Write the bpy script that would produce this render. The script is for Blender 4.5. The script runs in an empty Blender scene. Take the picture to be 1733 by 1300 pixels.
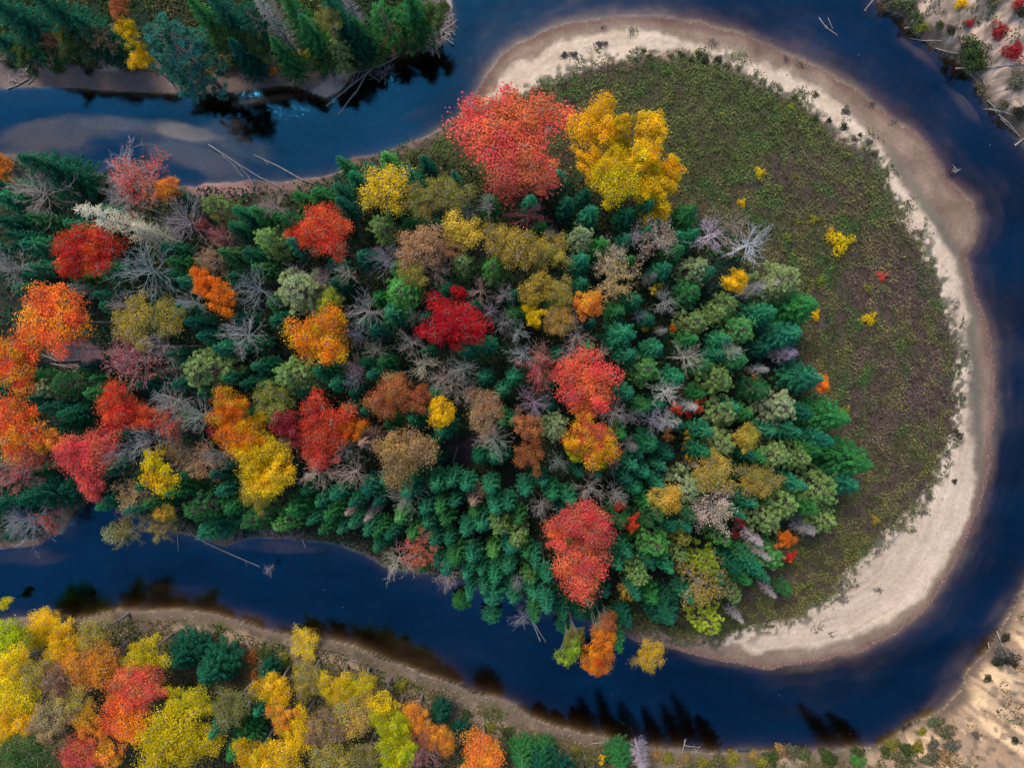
import bpy, math, random
import numpy as np
from mathutils import Vector, Matrix

# ------------------------------------------------------------------ camera, light, exposure
S = bpy.context.scene
COL = S.collection
CAM_H = 95.0            # drone height over the river, metres
FPX = 1203.0            # focal length in pixels of the 1733 px wide photograph
TILT = math.atan2(45.0, FPX)
cam_d = bpy.data.cameras.new('camera')
cam_d.sensor_width = 36.0
cam_d.lens = 36.0 * FPX / 1733.0
cam_d.clip_end = 20000.0
cam = bpy.data.objects.new('camera', cam_d)
cam.location = (0, 0, CAM_H)
cam.rotation_euler = (-TILT, 0, 0)
COL.objects.link(cam)
S.camera = cam

SUN_EL, SUN_AZ = math.radians(52), math.radians(118)     # azimuth measured counter-clockwise from +X (upper left)
W = bpy.data.worlds.new('World'); S.world = W; W.use_nodes = True
nt = W.node_tree; nt.nodes.clear()
sky = nt.nodes.new('ShaderNodeTexSky'); sky.sky_type = 'NISHITA'; sky.sun_disc = False
sky.sun_elevation = SUN_EL; sky.sun_rotation = math.radians(90) - SUN_AZ
sky.air_density = 1.0; sky.dust_density = 0.6; sky.ozone_density = 1.5
bg = nt.nodes.new('ShaderNodeBackground'); bg.inputs['Strength'].default_value = 0.15
wo = nt.nodes.new('ShaderNodeOutputWorld')
nt.links.new(sky.outputs[0], bg.inputs[0]); nt.links.new(bg.outputs[0], wo.inputs[0])
sd = bpy.data.lights.new('sun', 'SUN'); sd.energy = 2.55; sd.angle = math.radians(24); sd.color = (1.0, 0.88, 0.72)
sun = bpy.data.objects.new('sun', sd)
sv = Vector((math.cos(SUN_EL)*math.cos(SUN_AZ), math.cos(SUN_EL)*math.sin(SUN_AZ), math.sin(SUN_EL)))
sun.rotation_euler = sv.to_track_quat('Z', 'Y').to_euler(); sun.location = (0, 0, 120)
COL.objects.link(sun)
S.view_settings.view_transform = 'Standard'; S.view_settings.look = 'None'
S.view_settings.exposure = 0.52; S.view_settings.gamma = 1.0
S.view_settings.use_curve_mapping = False
S.cycles.max_bounces = 6; S.cycles.diffuse_bounces = 3; S.cycles.glossy_bounces = 2
S.cycles.transmission_bounces = 2; S.cycles.transparent_max_bounces = 10
S.cycles.caustics_reflective = False; S.cycles.caustics_refractive = False

# ------------------------------------------------------------------ where a point of the photograph lies at a height
CT, ST = math.cos(TILT), math.sin(TILT)
def P(px, py, z=0.0):
    a = (px - 866.5) / FPX; b = -(py - 650.0) / FPX
    dy = b*CT - ST; dz = -b*ST - CT
    t = (z - CAM_H) / dz
    return a*t, dy*t
def proj(x, y, z):
    zz = z - CAM_H
    by = y*CT - zz*ST; bz = y*ST + zz*CT
    return 866.5 + FPX*x/(-bz), 650.0 - FPX*by/(-bz)

RS = np.random.RandomState(7)
_T = RS.rand(256, 256)
def vnoise(x, y, s=1.0, o=0):
    x = np.asarray(x, float)/s + 37.13*o + 1000; y = np.asarray(y, float)/s + 91.7*o + 1000
    xi = np.floor(x).astype(int); yi = np.floor(y).astype(int)
    fx = x - xi; fy = y - yi; fx = fx*fx*(3-2*fx); fy = fy*fy*(3-2*fy)
    g = lambda i, j: _T[i & 255, j & 255]
    return (g(xi, yi)*(1-fx)+g(xi+1, yi)*fx)*(1-fy) + (g(xi, yi+1)*(1-fx)+g(xi+1, yi+1)*fx)*fy
def fbm(x, y, s, o=0, n=4):
    v = 0; a = 0.5; t = 0
    for k in range(n):
        v = v + a*vnoise(x, y, s/2**k, o+k*3); t += a; a *= 0.5
    return v/t
def sstep(a, b, v):
    t = np.clip((v-a)/(b-a), 0, 1); return t*t*(3-2*t)
def sdist(x, y, poly):
    """signed distance, positive inside"""
    x = np.asarray(x, float); y = np.asarray(y, float)
    d2 = np.full(x.shape, 1e18); ins = np.zeros(x.shape, bool)
    n = len(poly)
    for i in range(n):
        ax, ay = poly[i]; bx, by = poly[(i+1) % n]
        ex, ey = bx-ax, by-ay; l2 = ex*ex+ey*ey
        if l2 == 0: continue
        t = np.clip(((x-ax)*ex+(y-ay)*ey)/l2, 0, 1)
        d2 = np.minimum(d2, (x-ax-t*ex)**2 + (y-ay-t*ey)**2)
        if ay != by:
            c = ((ay > y) != (by > y)) & (x < (bx-ax)*(y-ay)/(by-ay)+ax)
            ins ^= c
    d = np.sqrt(d2)
    return np.where(ins, d, -d)

# ------------------------------------------------------------------ outlines in photo pixels (ground level)
PENINSULA = [(-900,200),(-300,240),(-60,262),(0,262),(60,262),(120,285),(200,302),(270,312),(330,320),(350,310),(420,306),(470,308),(540,302),(580,288),(600,268),
 (640,258),(680,246),(730,226),(780,200),(805,160),(825,125),(850,95),(880,72),(911,56),(974,38),(1038,27),(1114,29),(1190,40),(1241,55),(1300,76),
 (1350,97),(1395,119),(1445,150),(1509,198),(1545,222),(1572,246),(1590,280),(1600,305),(1623,322),(1646,345),(1656,371),(1650,410),(1634,434),(1643,462),(1648,498),
 (1659,523),(1671,561),(1679,599),(1684,650),(1681,703),(1676,754),(1672,792),(1659,843),(1641,894),(1610,968),(1567,1031),(1521,1069),(1471,1097),
 (1445,1108),(1395,1117),(1344,1126),(1300,1134),(1228,1122),(1178,1112),(1139,1100),(1100,1090),(1076,1086),(1048,1072),(1010,1055),(960,1040),(900,1020),(850,1000),(800,985),
 (720,970),(651,960),(633,946),(608,936),(557,920),(519,914),(480,913),(430,912),(381,926),(330,909),(270,895),(220,872),(180,852),(150,850),(125,868),(105,900),(60,922),(0,930),(-80,940),(-300,960),(-900,1000)]
BANK_TOP = [(-900,120),(-200,150),(0,151),(50,148),(130,150),(180,155),(300,158),(380,158),(430,153),(470,146),(500,146),(530,158),(552,167),(575,155),
 (597,128),(620,108),(660,96),(700,89),(722,82),(755,70),(768,45),(765,0),(790,-80),(900,-400),(900,-2500),(-900,-2500)]
BANK_BOTTOM = [(-900,1060),(-200,1050),(0,1052),(60,1046),(110,1050),(150,1046),(200,1033),(250,1033),(330,1033),(360,1036),(400,1050),(440,1064),(480,1074),(540,1080),
 (600,1092),(640,1114),(680,1127),(720,1142),(780,1162),(800,1174),(850,1182),(870,1192),(900,1215),(940,1229),(990,1242),(1020,1246),(1040,1256),(1080,1264),
 (1150,1270),(1220,1274),(1290,1272),(1379,1272),(1420,1269),(1486,1264),(1514,1247),(1547,1224),(1598,1198),(1628,1163),(1636,1132),(1674,1097),(1699,1054),
 (1733,995),(1790,900),(1900,800),(2600,700),(2600,3600),(-900,3600)]
BANK_RIGHT = [(1440,-2500),(1450,-200),(1483,0),(1504,20),(1527,28),(1532,41),(1547,58),(1572,74),(1593,89),(1618,102),(1633,119),(1653,142),(1669,165),
 (1689,195),(1709,216),(1725,236),(1745,262),(1800,340),(1900,400),(2600,450),(2600,-2500)]
MEADOW_SIDE = [(660,262),(720,240),(790,210),(860,182),(906,154),(949,129),(1025,109),(1088,102),(1152,92),(1215,106),(1266,134),(1300,156),(1344,164),(1364,180),(1395,213),(1420,238),
 (1458,250),(1481,270),(1496,305),(1504,330),(1516,353),(1529,383),(1556,412),(1567,442),(1586,477),(1593,508),(1605,548),(1618,599),(1620,647),
 (1618,691),(1610,734),(1590,775),(1570,823),(1542,858),(1496,899),(1458,940),(1435,968),(1415,1003),(1382,1028),(1331,1049),(1293,1059),(1250,1070),(1225,1082),
 (1150,1080),(1050,1060),(960,1030),(850,990),(650,950),(430,900),(330,890),(180,840),(0,900),(-900,950),(-900,280),(0,280),(120,300),(350,330),(560,310)]
BRIGHT = [(905,150),(860,165),(820,172),(846,140),(868,118),(923,84),(974,63),(1038,51),(1076,50),(1114,56),(1177,70),(1215,84),(1300,112),(1331,120),(1369,140),(1400,162),(1430,188),
 (1460,218),(1490,248),(1512,285),(1530,312),(1545,335),(1567,366),(1590,409),(1613,442),(1626,482),(1634,531),(1633,587),(1638,647),(1640,690),(1641,742),(1646,792),(1646,830),
 (1631,881),(1600,945),(1560,1008),(1500,1053),(1440,1078),(1380,1092),(1330,1100),(1290,1102),(1260,1096),(1232,1088),(1235,1070),(1293,1050),(1382,1010),(1435,950),(1496,885),(1570,800),
 (1600,700),(1605,640),(1590,560),(1560,450),(1500,350),(1470,270),(1380,190),(1290,140),(1150,80),(1040,100)]
FOREST = [(-200,290),(0,280),(150,300),(330,335),(470,340),(560,318),(620,292),(700,275),(790,300),(860,345),(960,330),(1010,370),(1080,350),(1140,375),(1190,400),(1260,430),(1300,500),
 (1320,560),(1330,640),(1360,700),(1370,770),(1360,830),(1320,890),(1270,950),(1210,1010),(1150,1035),(1060,1040),(960,1020),(850,980),(760,955),(660,935),(560,905),(430,890),(330,880),(230,850),(120,850),(60,890),(-200,930)]

# ------------------------------------------------------------------ tagging and linking
def tag(o, label=None, cat=None, group=None, kind=None):
    if label: o['label'] = label
    if cat: o['category'] = cat
    if group: o['group'] = group
    if kind: o['kind'] = kind
    return o
def empty(name, loc):
    o = bpy.data.objects.new(name, None); o.empty_display_size = 0.5
    o.location = loc; COL.objects.link(o); return o
def new_mesh(name, V, F, mat, face_attr=None, smooth=False):
    """V (n,3), F (m,k) all of one face size"""
    V = np.asarray(V, np.float32); F = np.asarray(F, np.int32)
    me = bpy.data.meshes.new(name)
    k = F.shape[1]
    me.vertices.add(len(V)); me.vertices.foreach_set('co', V.ravel())
    me.loops.add(F.size); me.loops.foreach_set('vertex_index', F.ravel())
    me.polygons.add(len(F)); me.polygons.foreach_set('loop_start', np.arange(0, F.size, k, dtype=np.int32))
    try: me.polygons.foreach_set('loop_total', np.full(len(F), k, np.int32))
    except Exception: pass
    if face_attr:
        for nm, (typ, arr) in face_attr.items():
            a = me.attributes.new(nm, typ, 'FACE')
            a.data.foreach_set('color' if typ == 'FLOAT_COLOR' else 'value', np.asarray(arr, np.float32).ravel())
    me.update(calc_edges=True); me.validate()
    if smooth: me.polygons.foreach_set('use_smooth', np.ones(len(F), bool))
    if mat: me.materials.append(mat)
    return me
def link_mesh(name, me, parent=None, loc=(0,0,0)):
    o = bpy.data.objects.new(name, me); o.location = loc; o.parent = parent
    COL.objects.link(o); return o

# ------------------------------------------------------------------ materials
def mat_new(name):
    m = bpy.data.materials.new(name); m.use_nodes = True
    m.node_tree.nodes.clear(); return m, m.node_tree
def N(nt, typ, **kw):
    n = nt.nodes.new(typ)
    for k, v in kw.items(): setattr(n, k, v)
    return n
def mixc(nt, blend='MIX'):
    n = nt.nodes.new('ShaderNodeMix'); n.data_type = 'RGBA'; n.blend_type = blend
    n.clamp_result = False
    return n
def math_n(nt, op, a=None, b=None):
    n = nt.nodes.new('ShaderNodeMath'); n.operation = op
    for i, v in enumerate((a, b)):
        if v is None: continue
        if isinstance(v, (int, float)): n.inputs[i].default_value = v
        else: nt.links.new(v, n.inputs[i])
    return n.outputs[0]
def foliage_mat(name, scale, trans=0.25, lo=0.62, hi=1.4, sharp=0.10):
    """leaf colour = the tree's own colour and second colour, mottled by clump, varied leaf by leaf"""
    m, t = mat_new(name); L = t.links.new
    oi = N(t, 'ShaderNodeObjectInfo')
    c2 = N(t, 'ShaderNodeAttribute', attribute_type='OBJECT', attribute_name='second_colour')
    lv = N(t, 'ShaderNodeAttribute', attribute_type='GEOMETRY', attribute_name='lv')
    tc = N(t, 'ShaderNodeTexCoord')
    ad = N(t, 'ShaderNodeVectorMath', operation='ADD'); L(tc.outputs['Object'], ad.inputs[0])
    mu = N(t, 'ShaderNodeVectorMath', operation='SCALE'); L(oi.outputs['Location'], mu.inputs[0]); mu.inputs['Scale'].default_value = 0.37
    L(mu.outputs[0], ad.inputs[1])
    no = N(t, 'ShaderNodeTexNoise'); L(ad.outputs[0], no.inputs['Vector'])
    no.inputs['Scale'].default_value = scale; no.inputs['Detail'].default_value = 2.0
    mr = N(t, 'ShaderNodeMapRange'); mr.inputs['From Min'].default_value = 0.52-sharp; mr.inputs['From Max'].default_value = 0.52+sharp
    L(no.outputs[0], mr.inputs['Value'])
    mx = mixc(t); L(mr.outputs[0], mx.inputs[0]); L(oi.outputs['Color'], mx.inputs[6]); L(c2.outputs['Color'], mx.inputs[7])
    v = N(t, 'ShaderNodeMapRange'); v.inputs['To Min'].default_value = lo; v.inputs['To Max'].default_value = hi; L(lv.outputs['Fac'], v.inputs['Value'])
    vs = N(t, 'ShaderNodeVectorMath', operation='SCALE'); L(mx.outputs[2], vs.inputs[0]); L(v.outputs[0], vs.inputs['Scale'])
    d = N(t, 'ShaderNodeBsdfDiffuse'); tr = N(t, 'ShaderNodeBsdfTranslucent')
    L(vs.outputs[0], d.inputs[0]); L(vs.outputs[0], tr.inputs[0])
    ms = N(t, 'ShaderNodeMixShader'); ms.inputs[0].default_value = trans
    L(d.outputs[0], ms.inputs[1]); L(tr.outputs[0], ms.inputs[2])
    o = N(t, 'ShaderNodeOutputMaterial'); L(ms.outputs[0], o.inputs[0])
    return m
def bark_mat(name, c1, c2, scale=3.0, use_obj=False):
    m, t = mat_new(name); L = t.links.new
    tc = N(t, 'ShaderNodeTexCoord'); no = N(t, 'ShaderNodeTexNoise'); L(tc.outputs['Object'], no.inputs['Vector'])
    no.inputs['Scale'].default_value = scale; no.inputs['Detail'].default_value = 4
    mx = mixc(t); L(no.outputs[0], mx.inputs[0]); mx.inputs[6].default_value = (*c1, 1); mx.inputs[7].default_value = (*c2, 1)
    out = mx.outputs[2]
    if use_obj:
        oi = N(t, 'ShaderNodeObjectInfo'); m2 = mixc(t, 'MULTIPLY'); m2.inputs[0].default_value = 1
        L(oi.outputs['Color'], m2.inputs[6]); L(out, m2.inputs[7]); out = m2.outputs[2]
    b = N(t, 'ShaderNodeBsdfPrincipled'); b.inputs['Roughness'].default_value = 0.85
    L(out, b.inputs['Base Color'])
    bp = N(t, 'ShaderNodeBump'); bp.inputs['Strength'].default_value = 0.5; bp.inputs['Distance'].default_value = 0.03
    L(no.outputs[0], bp.inputs['Height']); L(bp.outputs[0], b.inputs['Normal'])
    o = N(t, 'ShaderNodeOutputMaterial'); L(b.outputs[0], o.inputs[0])
    return m
M_LEAF = foliage_mat('autumn_leaves', 0.42, trans=.3, lo=.42, hi=1.5, sharp=.07)
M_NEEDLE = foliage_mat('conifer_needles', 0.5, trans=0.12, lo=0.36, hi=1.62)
M_BARK = bark_mat('grey_bark', (.15,.13,.12), (.34,.30,.27))
M_CBARK = bark_mat('conifer_bark', (.07,.05,.04), (.17,.13,.11))
M_TWIG = bark_mat('bare_twigs', (.55,.55,.55), (1.0,1.0,1.0), 1.5, True)
M_LOG = bark_mat('weathered_wood', (.16,.14,.13), (.42,.38,.36), 2.0)
def cover_mat(name):
    m, t = mat_new(name); L = t.links.new
    a = N(t, 'ShaderNodeAttribute', attribute_type='GEOMETRY', attribute_name='col')
    d = N(t, 'ShaderNodeBsdfDiffuse'); tr = N(t, 'ShaderNodeBsdfTranslucent'); L(a.outputs['Color'], d.inputs[0]); L(a.outputs['Color'], tr.inputs[0])
    ms = N(t, 'ShaderNodeMixShader'); ms.inputs[0].default_value = .15; L(d.outputs[0], ms.inputs[1]); L(tr.outputs[0], ms.inputs[2])
    o = N(t, 'ShaderNodeOutputMaterial'); L(ms.outputs[0], o.inputs[0]); return m
M_COVER = cover_mat('ground_plants')
# ------------------------------------------------------------------ the ground: one sheet out to the horizon
def W2(poly, z=0.0): return [P(a, b, z) for a, b in poly]
def axis(lo, hi, step, far):
    c = np.arange(lo, hi+1e-6, step); g = []; d = step; x = hi
    while x < far: d *= 1.25; x += d; g.append(x)
    g2 = []; d = step; x = lo
    while x > -far: d *= 1.25; x -= d; g2.append(x)
    return np.array(g2[::-1] + list(c) + g)
GX = axis(-74, 74, 0.24, 3500.0); GY = axis(-60, 54, 0.24, 3500.0)
X, Y = np.meshgrid(GX, GY)
far = sstep(90, 260, np.hypot(X, Y))
wob = (fbm(X, Y, 3.0, 1) - .5)*1.3 + (fbm(X, Y, 0.9, 2)-.5)*.5
sp = sdist(X, Y, W2(PENINSULA)) ; st = sdist(X, Y, W2(BANK_TOP)); sb = sdist(X, Y, W2(BANK_BOTTOM)); sr = sdist(X, Y, W2(BANK_RIGHT))
U0, V0 = proj(X, Y, 0*X)
land = np.maximum(np.maximum(sp, st), np.maximum(sb, sr))          # > 0 on land, metres to the shore
bluffw = np.where(sr > 0, 1.0, np.where(sb > 0, sstep(1420, 1550, U0), 0.0))
shore_wob = np.where(bluffw > 0.1, wob*1.0, wob*.7)
e = land + shore_wob*sstep(0.0, 0.01, np.abs(land)+.01)*0.8
# land profiles
Hl = np.where(sp > -50, 0, 0)
s = np.maximum(e, 0)
sandbar = 0.05*np.minimum(s, 8) + 0.5*sstep(3, 14, s) + .07*(fbm(X, Y, 2.2, 5)-.5)*np.minimum(s, 1)
bankT = 1.6*sstep(0, 6, s) + 1.2*sstep(6, 30, s) + .5*(fbm(X, Y, 3, 6)-.5)*np.minimum(s*.6, 1)
bankB = 0.35*np.minimum(s, 2) + 1.3*sstep(1, 7, s) + .35*(fbm(X, Y, 2.2, 7)-.5)*np.minimum(s*.6, 1)
gul = fbm(X*0.9+Y*0.5, Y*.3-X*.2, 2.2, 9)
ridge = np.where(sr > 0, fbm((X+Y)*.13, (X-Y)*.7, 1.6, 8), fbm((X*.82-Y*.57)*.16, (X*.57+Y*.82), 1.7, 8))
bluff = 2.2*(ridge-.5)*sstep(.5, 4, s) + 0.62*np.minimum(s, 13) + .8*sstep(0, 1.5, s) + 1.2*(gul-.5)*np.minimum(s*.5, 1) + .5*(fbm(X, Y, 1.0, 10)-.5)*np.minimum(s, 1)
hl = np.where(sp > np.maximum(np.maximum(st, sb), sr), sandbar, np.where(st > np.maximum(sb, sr), bankT, bankB))
hl = hl*(1-bluffw) + bluff*bluffw
hl = hl + far*(2.0 + 9*fbm(X, Y, 400, 12)*sstep(150, 1500, np.hypot(X, Y)))
# river bed
w = np.maximum(-e, 0)
inner = (-sp <= np.minimum(np.minimum(-st, -sb), -sr)+0.0)
k_left = 1 - sstep(640, 860, U0); k_low = sstep(960, 1120, V0)*(1 - sstep(1150, 1420, U0))
slope_in = 0.20 + .55*np.maximum(k_left, k_low)
d_in = slope_in*np.maximum(-sp - wob*.5, 0) + (.10+.25*np.maximum(k_left, k_low))*sstep(0, .5, w)
d_out = 1.1*np.maximum(-np.maximum(np.maximum(st, sb), sr) - wob*.4, 0) + .35*sstep(0, .4, w)
k_ = .35; hh_ = np.clip(.5 + .5*(d_out-d_in)/k_, 0, 1)
depth = d_out*(1-hh_) + d_in*hh_ - k_*hh_*(1-hh_)*(w > .5)
ang_ = np.arctan2(Y-2, X-8); flow = fbm(ang_*14, np.where(U0 > 800, -sp, Y)*1.0, 1.3, 16)
depth = 2.0*(1-np.exp(-np.maximum(depth, 0)/1.7)) + 1.5*(fbm(X, Y, 9, 14)-.5)*sstep(.8, 4, w) + .8*(flow-.5)*sstep(.5, 3, w) + .18*(fbm(X, Y, 1.4, 15)-.5)*sstep(.3, 1.5, w)
def blob(cx, cy, rx, ry, ang=0):
    c, s_ = math.cos(math.radians(ang)), math.sin(math.radians(ang))
    dx, dy = U0-cx, V0-cy
    q = np.sqrt(((dx*c+dy*s_)/rx)**2 + ((-dx*s_+dy*c)/ry)**2) + .9*(fbm(U0*c+V0*s_, (-U0*s_+V0*c)*2.2, 70, int(cx) % 17)-.5)
    return 1-sstep(.35, 1.15, q)
# sand showing through shallow water: (x, y, rx, ry, angle, depth)
SHOALS = [(310,222,90,26,10,.14),(200,212,130,28,8,.36),(80,225,170,46,-4,.50),(400,245,90,34,20,.40),(330,265,130,34,12,.52),(225,280,90,18,5,.60),(380,205,50,20,0,.35),(450,168,70,13,-6,.10),(60,130,40,12,0,.12),(370,290,60,20,10,.55),
 (1560,150,150,18,42,1.0),(1630,300,30,60,20,.7),(1420,100,120,16,30,.85),(1000,18,170,10,0,.75),(1240,28,140,12,14,.85),(860,70,40,50,30,.75),(760,160,70,26,-38,1.0),(700,190,40,16,-20,.85),(1680,480,18,70,0,.62),
 (1700,640,16,110,0,.8),(1400,1150,120,20,-10,.8),(1560,1070,110,16,-40,.8),(600,1105,75,22,22,.6),(700,1110,110,22,26,.75),(420,1050,60,18,12,.6),(300,1005,90,22,5,.9),
 (1620,1130,60,18,-50,.45),(1690,1040,60,14,-55,.5),(1590,1190,60,16,-40,.4),(1640,180,60,14,50,.4),(1560,90,60,12,40,.4),(660,955,60,16,22,.5),(60,950,90,20,-4,.6),(460,930,90,14,4,.5),(1250,1130,90,14,8,.5)]
for cx, cy, rx, ry, an, dp in SHOALS:
    b = blob(cx, cy, rx, ry, an)
    depth = depth*(1-b) + np.minimum(depth, dp + .12*(fbm(X, Y, 1.5, 3)-.5))*b
H = np.where(e > 0, np.maximum(hl, 0.015*np.minimum(e*20, 1)), -np.maximum(depth, 0.0) - .004)
# smoother join at the shore
H = np.where(e > 0, H, H)
from bisect import bisect_right
def ground(x, y):
    i = min(max(np.searchsorted(GX, x)-1, 0), len(GX)-2); j = min(max(np.searchsorted(GY, y)-1, 0), len(GY)-2)
    fx = (x-GX[i])/(GX[i+1]-GX[i]); fy = (y-GY[j])/(GY[j+1]-GY[j])
    return float((H[j,i]*(1-fx)+H[j,i+1]*fx)*(1-fy)+(H[j+1,i]*(1-fx)+H[j+1,i+1]*fx)*fy)
def PG(px, py):
    z = 0.0
    for _ in range(8):
        x, y = P(px, py, z); z = .5*z + .5*ground(x, y)
    x, y = P(px, py, z); return x, y, ground(x, y)

# ---- what the ground is made of
U, V = proj(X, Y, np.maximum(H, 0))
nz = (fbm(X, Y, 2.5, 21)-.5); nf = (fbm(X, Y, .8, 22)-.5); nn = (vnoise(X, Y, .35, 23)-.5)
def C(*c): return np.array(c, float)
def lay(base, mask, col): return base*(1-mask[..., None]) + (col if getattr(col, 'ndim', 1) > 1 else C(*col))*mask[..., None]
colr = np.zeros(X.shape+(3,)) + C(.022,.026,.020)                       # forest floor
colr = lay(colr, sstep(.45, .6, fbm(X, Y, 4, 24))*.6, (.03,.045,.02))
pen = sp + wob*.4
is_pen = (sp > np.maximum(np.maximum(st, sb), sr)) & (e > 0)
md = sdist(U, V, MEADOW_SIDE) + nz*26 + nf*16 + nn*8
bd = sdist(U, V, BRIGHT)
streak = fbm(U*.12+V*.02, V*.05, 3.0, 27)
damp = C(.215,.145,.105) + (fbm(X, Y, 3, 25)[..., None]-.5)*C(.22,.16,.12)
pc = lay(colr, np.ones_like(X), damp)
pc = lay(pc, sstep(-26, -4, bd + nz*30)*.55, (.26,.195,.145))
pc = lay(pc, sstep(-9, 4, bd + nz*22 + nf*12), C(.54,.42,.31) + (fbm(X, Y, 1.6, 26)[..., None]-.5)*C(.16,.15,.14))
# grey-green strip between the bright and the tan sand on the right
strip = np.exp(-((bd+13+nz*14)/9.0)**2)*sstep(1450, 1560, U)*(1-sstep(800, 900, V))
pc = lay(pc, strip*.85, (.13,.12,.09))
pc = lay(pc, sstep(1150, 1400, U)*sstep(900, 1050, V)*sstep(-4, 10, bd)*.45, (.52,.38,.285))
ol = vnoise(e + nz*.9, U*.004, .42, 73)*.6 + vnoise(e*1.0+nf*.4, U*.01, .9, 74)*.4
pc = pc*(1 + .42*(ol-.5)*sstep(0, 2, e))[..., None]
pc = lay(pc, (1-sstep(380, 760, U))*.8, (.10,.078,.07))
wetline = (1-sstep(.0, 1.3, e + nz*1.2))
pc = lay(pc, wetline*.75, (.135,.075,.06))
# tiny plants and litter scattered at the meadow edge
speck = sstep(.60, .68, vnoise(X, Y, .55, 30)*.6 + fbm(X, Y, 2.5, 31)*.4 + .22*np.exp(-np.abs(md+8)/14.)-.02)
pc = lay(pc, speck*sstep(-34, -6, md)*.85, (.06,.065,.04))
mcol = np.zeros_like(pc) + C(.065,.062,.032)
mcol = lay(mcol, sstep(.45, .62, fbm(X, Y, 6, 33)), (.085,.058,.048))
pc = lay(pc, sstep(-3, 5, md), mcol)
FD = sdist(U, V, FOREST)
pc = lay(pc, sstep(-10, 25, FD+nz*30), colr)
colr = np.where(is_pen[..., None], pc, colr)
# pink-brown patch of bare ground between the trees at left, bank patches
for (cx, cy, rx, ry, cc) in [(130,600,60,26,(.13,.075,.09)),(390,318,70,20,(.30,.17,.16)),(160,650,40,16,(.07,.05,.06)),(790,760,40,28,(.06,.04,.05)),(480,312,60,16,(.20,.12,.10)),(440,905,110,14,(.13,.10,.10)),(600,925,90,12,(.13,.11,.08))]:
    q = np.hypot((U-cx)/rx, (V-cy)/ry) + nz*1.2
    colr = lay(colr, (1-sstep(.6, 1.1, q))*(e > 0), cc)
isT = (st > 0); isB = (sb > 0) & (bluffw < .9)
tc_ = C(.17,.125,.11) + (fbm(X, Y, 2, 40)[..., None]-.5)*C(.10,.07,.06)
tcol = lay(colr*C(.5,.9,.7), 1-sstep(2.8, 4.6, e+nz*3), tc_)
for (cx, cy, rx, ry) in [(70,95,30,10),(185,110,30,13),(575,125,34,26),(560,150,34,15),(540,160,16,10),(755,8,14,14)]:
    q = np.hypot((U-cx)/rx, (V-cy)/ry) + nz*1.1 + nf*.8
    tcol = lay(tcol, 1-sstep(.5, 1.0, q), (.36,.30,.25))
colr = np.where((isT & (e > 0))[..., None], tcol, colr)
bcol = lay(colr, 1-sstep(6, 10, e+nz*5), C(.135,.10,.068) + (fbm(X, Y, 1.5, 41)[..., None]-.5)*C(.16,.12,.09))
bcol = lay(bcol, sstep(.5, .62, fbm(X, Y, 2.4, 42))*(1-sstep(5, 9, e))*.7, (.075,.075,.03))
bcol = lay(bcol, 1-sstep(.1, .9, e+nz), (.15,.11,.085))
for (cx, cy, rx, ry, an) in [(350,1075,80,16,8),(560,1115,60,12,25),(720,1190,90,14,28),(860,1240,60,14,25),(410,1090,30,14,0),(1480,1285,60,18,0),(1330,1290,40,12,0)]:
    a = math.radians(an); du, dv = U-cx, V-cy
    q = np.hypot((du*math.cos(a)+dv*math.sin(a))/rx, (-du*math.sin(a)+dv*math.cos(a))/ry) + nz*1.3 + nf*.8
    bcol = lay(bcol, (1-sstep(.4, 1.05, q))*.85, (.33,.23,.16))
colr = np.where((isB & (e > 0))[..., None], bcol, colr)
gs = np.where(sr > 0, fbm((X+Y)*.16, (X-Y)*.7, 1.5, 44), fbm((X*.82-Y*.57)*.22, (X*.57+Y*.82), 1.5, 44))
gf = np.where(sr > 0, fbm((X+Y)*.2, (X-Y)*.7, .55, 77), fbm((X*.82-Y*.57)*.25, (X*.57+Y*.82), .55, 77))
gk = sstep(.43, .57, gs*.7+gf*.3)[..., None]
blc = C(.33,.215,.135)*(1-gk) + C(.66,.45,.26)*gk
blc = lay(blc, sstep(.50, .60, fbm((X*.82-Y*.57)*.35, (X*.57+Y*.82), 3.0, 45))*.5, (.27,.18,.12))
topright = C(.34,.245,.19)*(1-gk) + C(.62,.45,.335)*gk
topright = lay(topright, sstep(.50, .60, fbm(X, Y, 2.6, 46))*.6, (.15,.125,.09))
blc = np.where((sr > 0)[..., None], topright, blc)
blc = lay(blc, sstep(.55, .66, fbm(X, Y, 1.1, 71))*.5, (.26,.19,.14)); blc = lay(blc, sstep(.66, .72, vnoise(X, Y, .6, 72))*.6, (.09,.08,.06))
blc = lay(blc, 1-sstep(.2, 1.5, e+nz*2), (.13,.09,.065))
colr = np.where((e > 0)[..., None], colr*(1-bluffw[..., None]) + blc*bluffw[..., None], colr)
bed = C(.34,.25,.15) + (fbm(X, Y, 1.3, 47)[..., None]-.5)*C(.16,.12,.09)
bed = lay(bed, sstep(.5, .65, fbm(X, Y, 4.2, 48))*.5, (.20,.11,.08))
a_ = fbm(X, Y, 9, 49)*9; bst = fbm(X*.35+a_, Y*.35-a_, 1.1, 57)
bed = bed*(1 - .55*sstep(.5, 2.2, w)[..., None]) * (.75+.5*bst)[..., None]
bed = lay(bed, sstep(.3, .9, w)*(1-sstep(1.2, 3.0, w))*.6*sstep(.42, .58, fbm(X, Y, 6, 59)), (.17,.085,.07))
for cx, cy, rx, ry, an, dp in SHOALS[:7]:
    bed = lay(bed, blob(cx, cy, rx, ry, an)*.8, (.42,.33,.20))
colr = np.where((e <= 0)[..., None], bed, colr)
# beyond the picture: plain woodland floor
colr = colr*(1-far[..., None]) + C(.05,.06,.025)*far[..., None]
colr = np.clip(colr, .012, .8)

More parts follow.
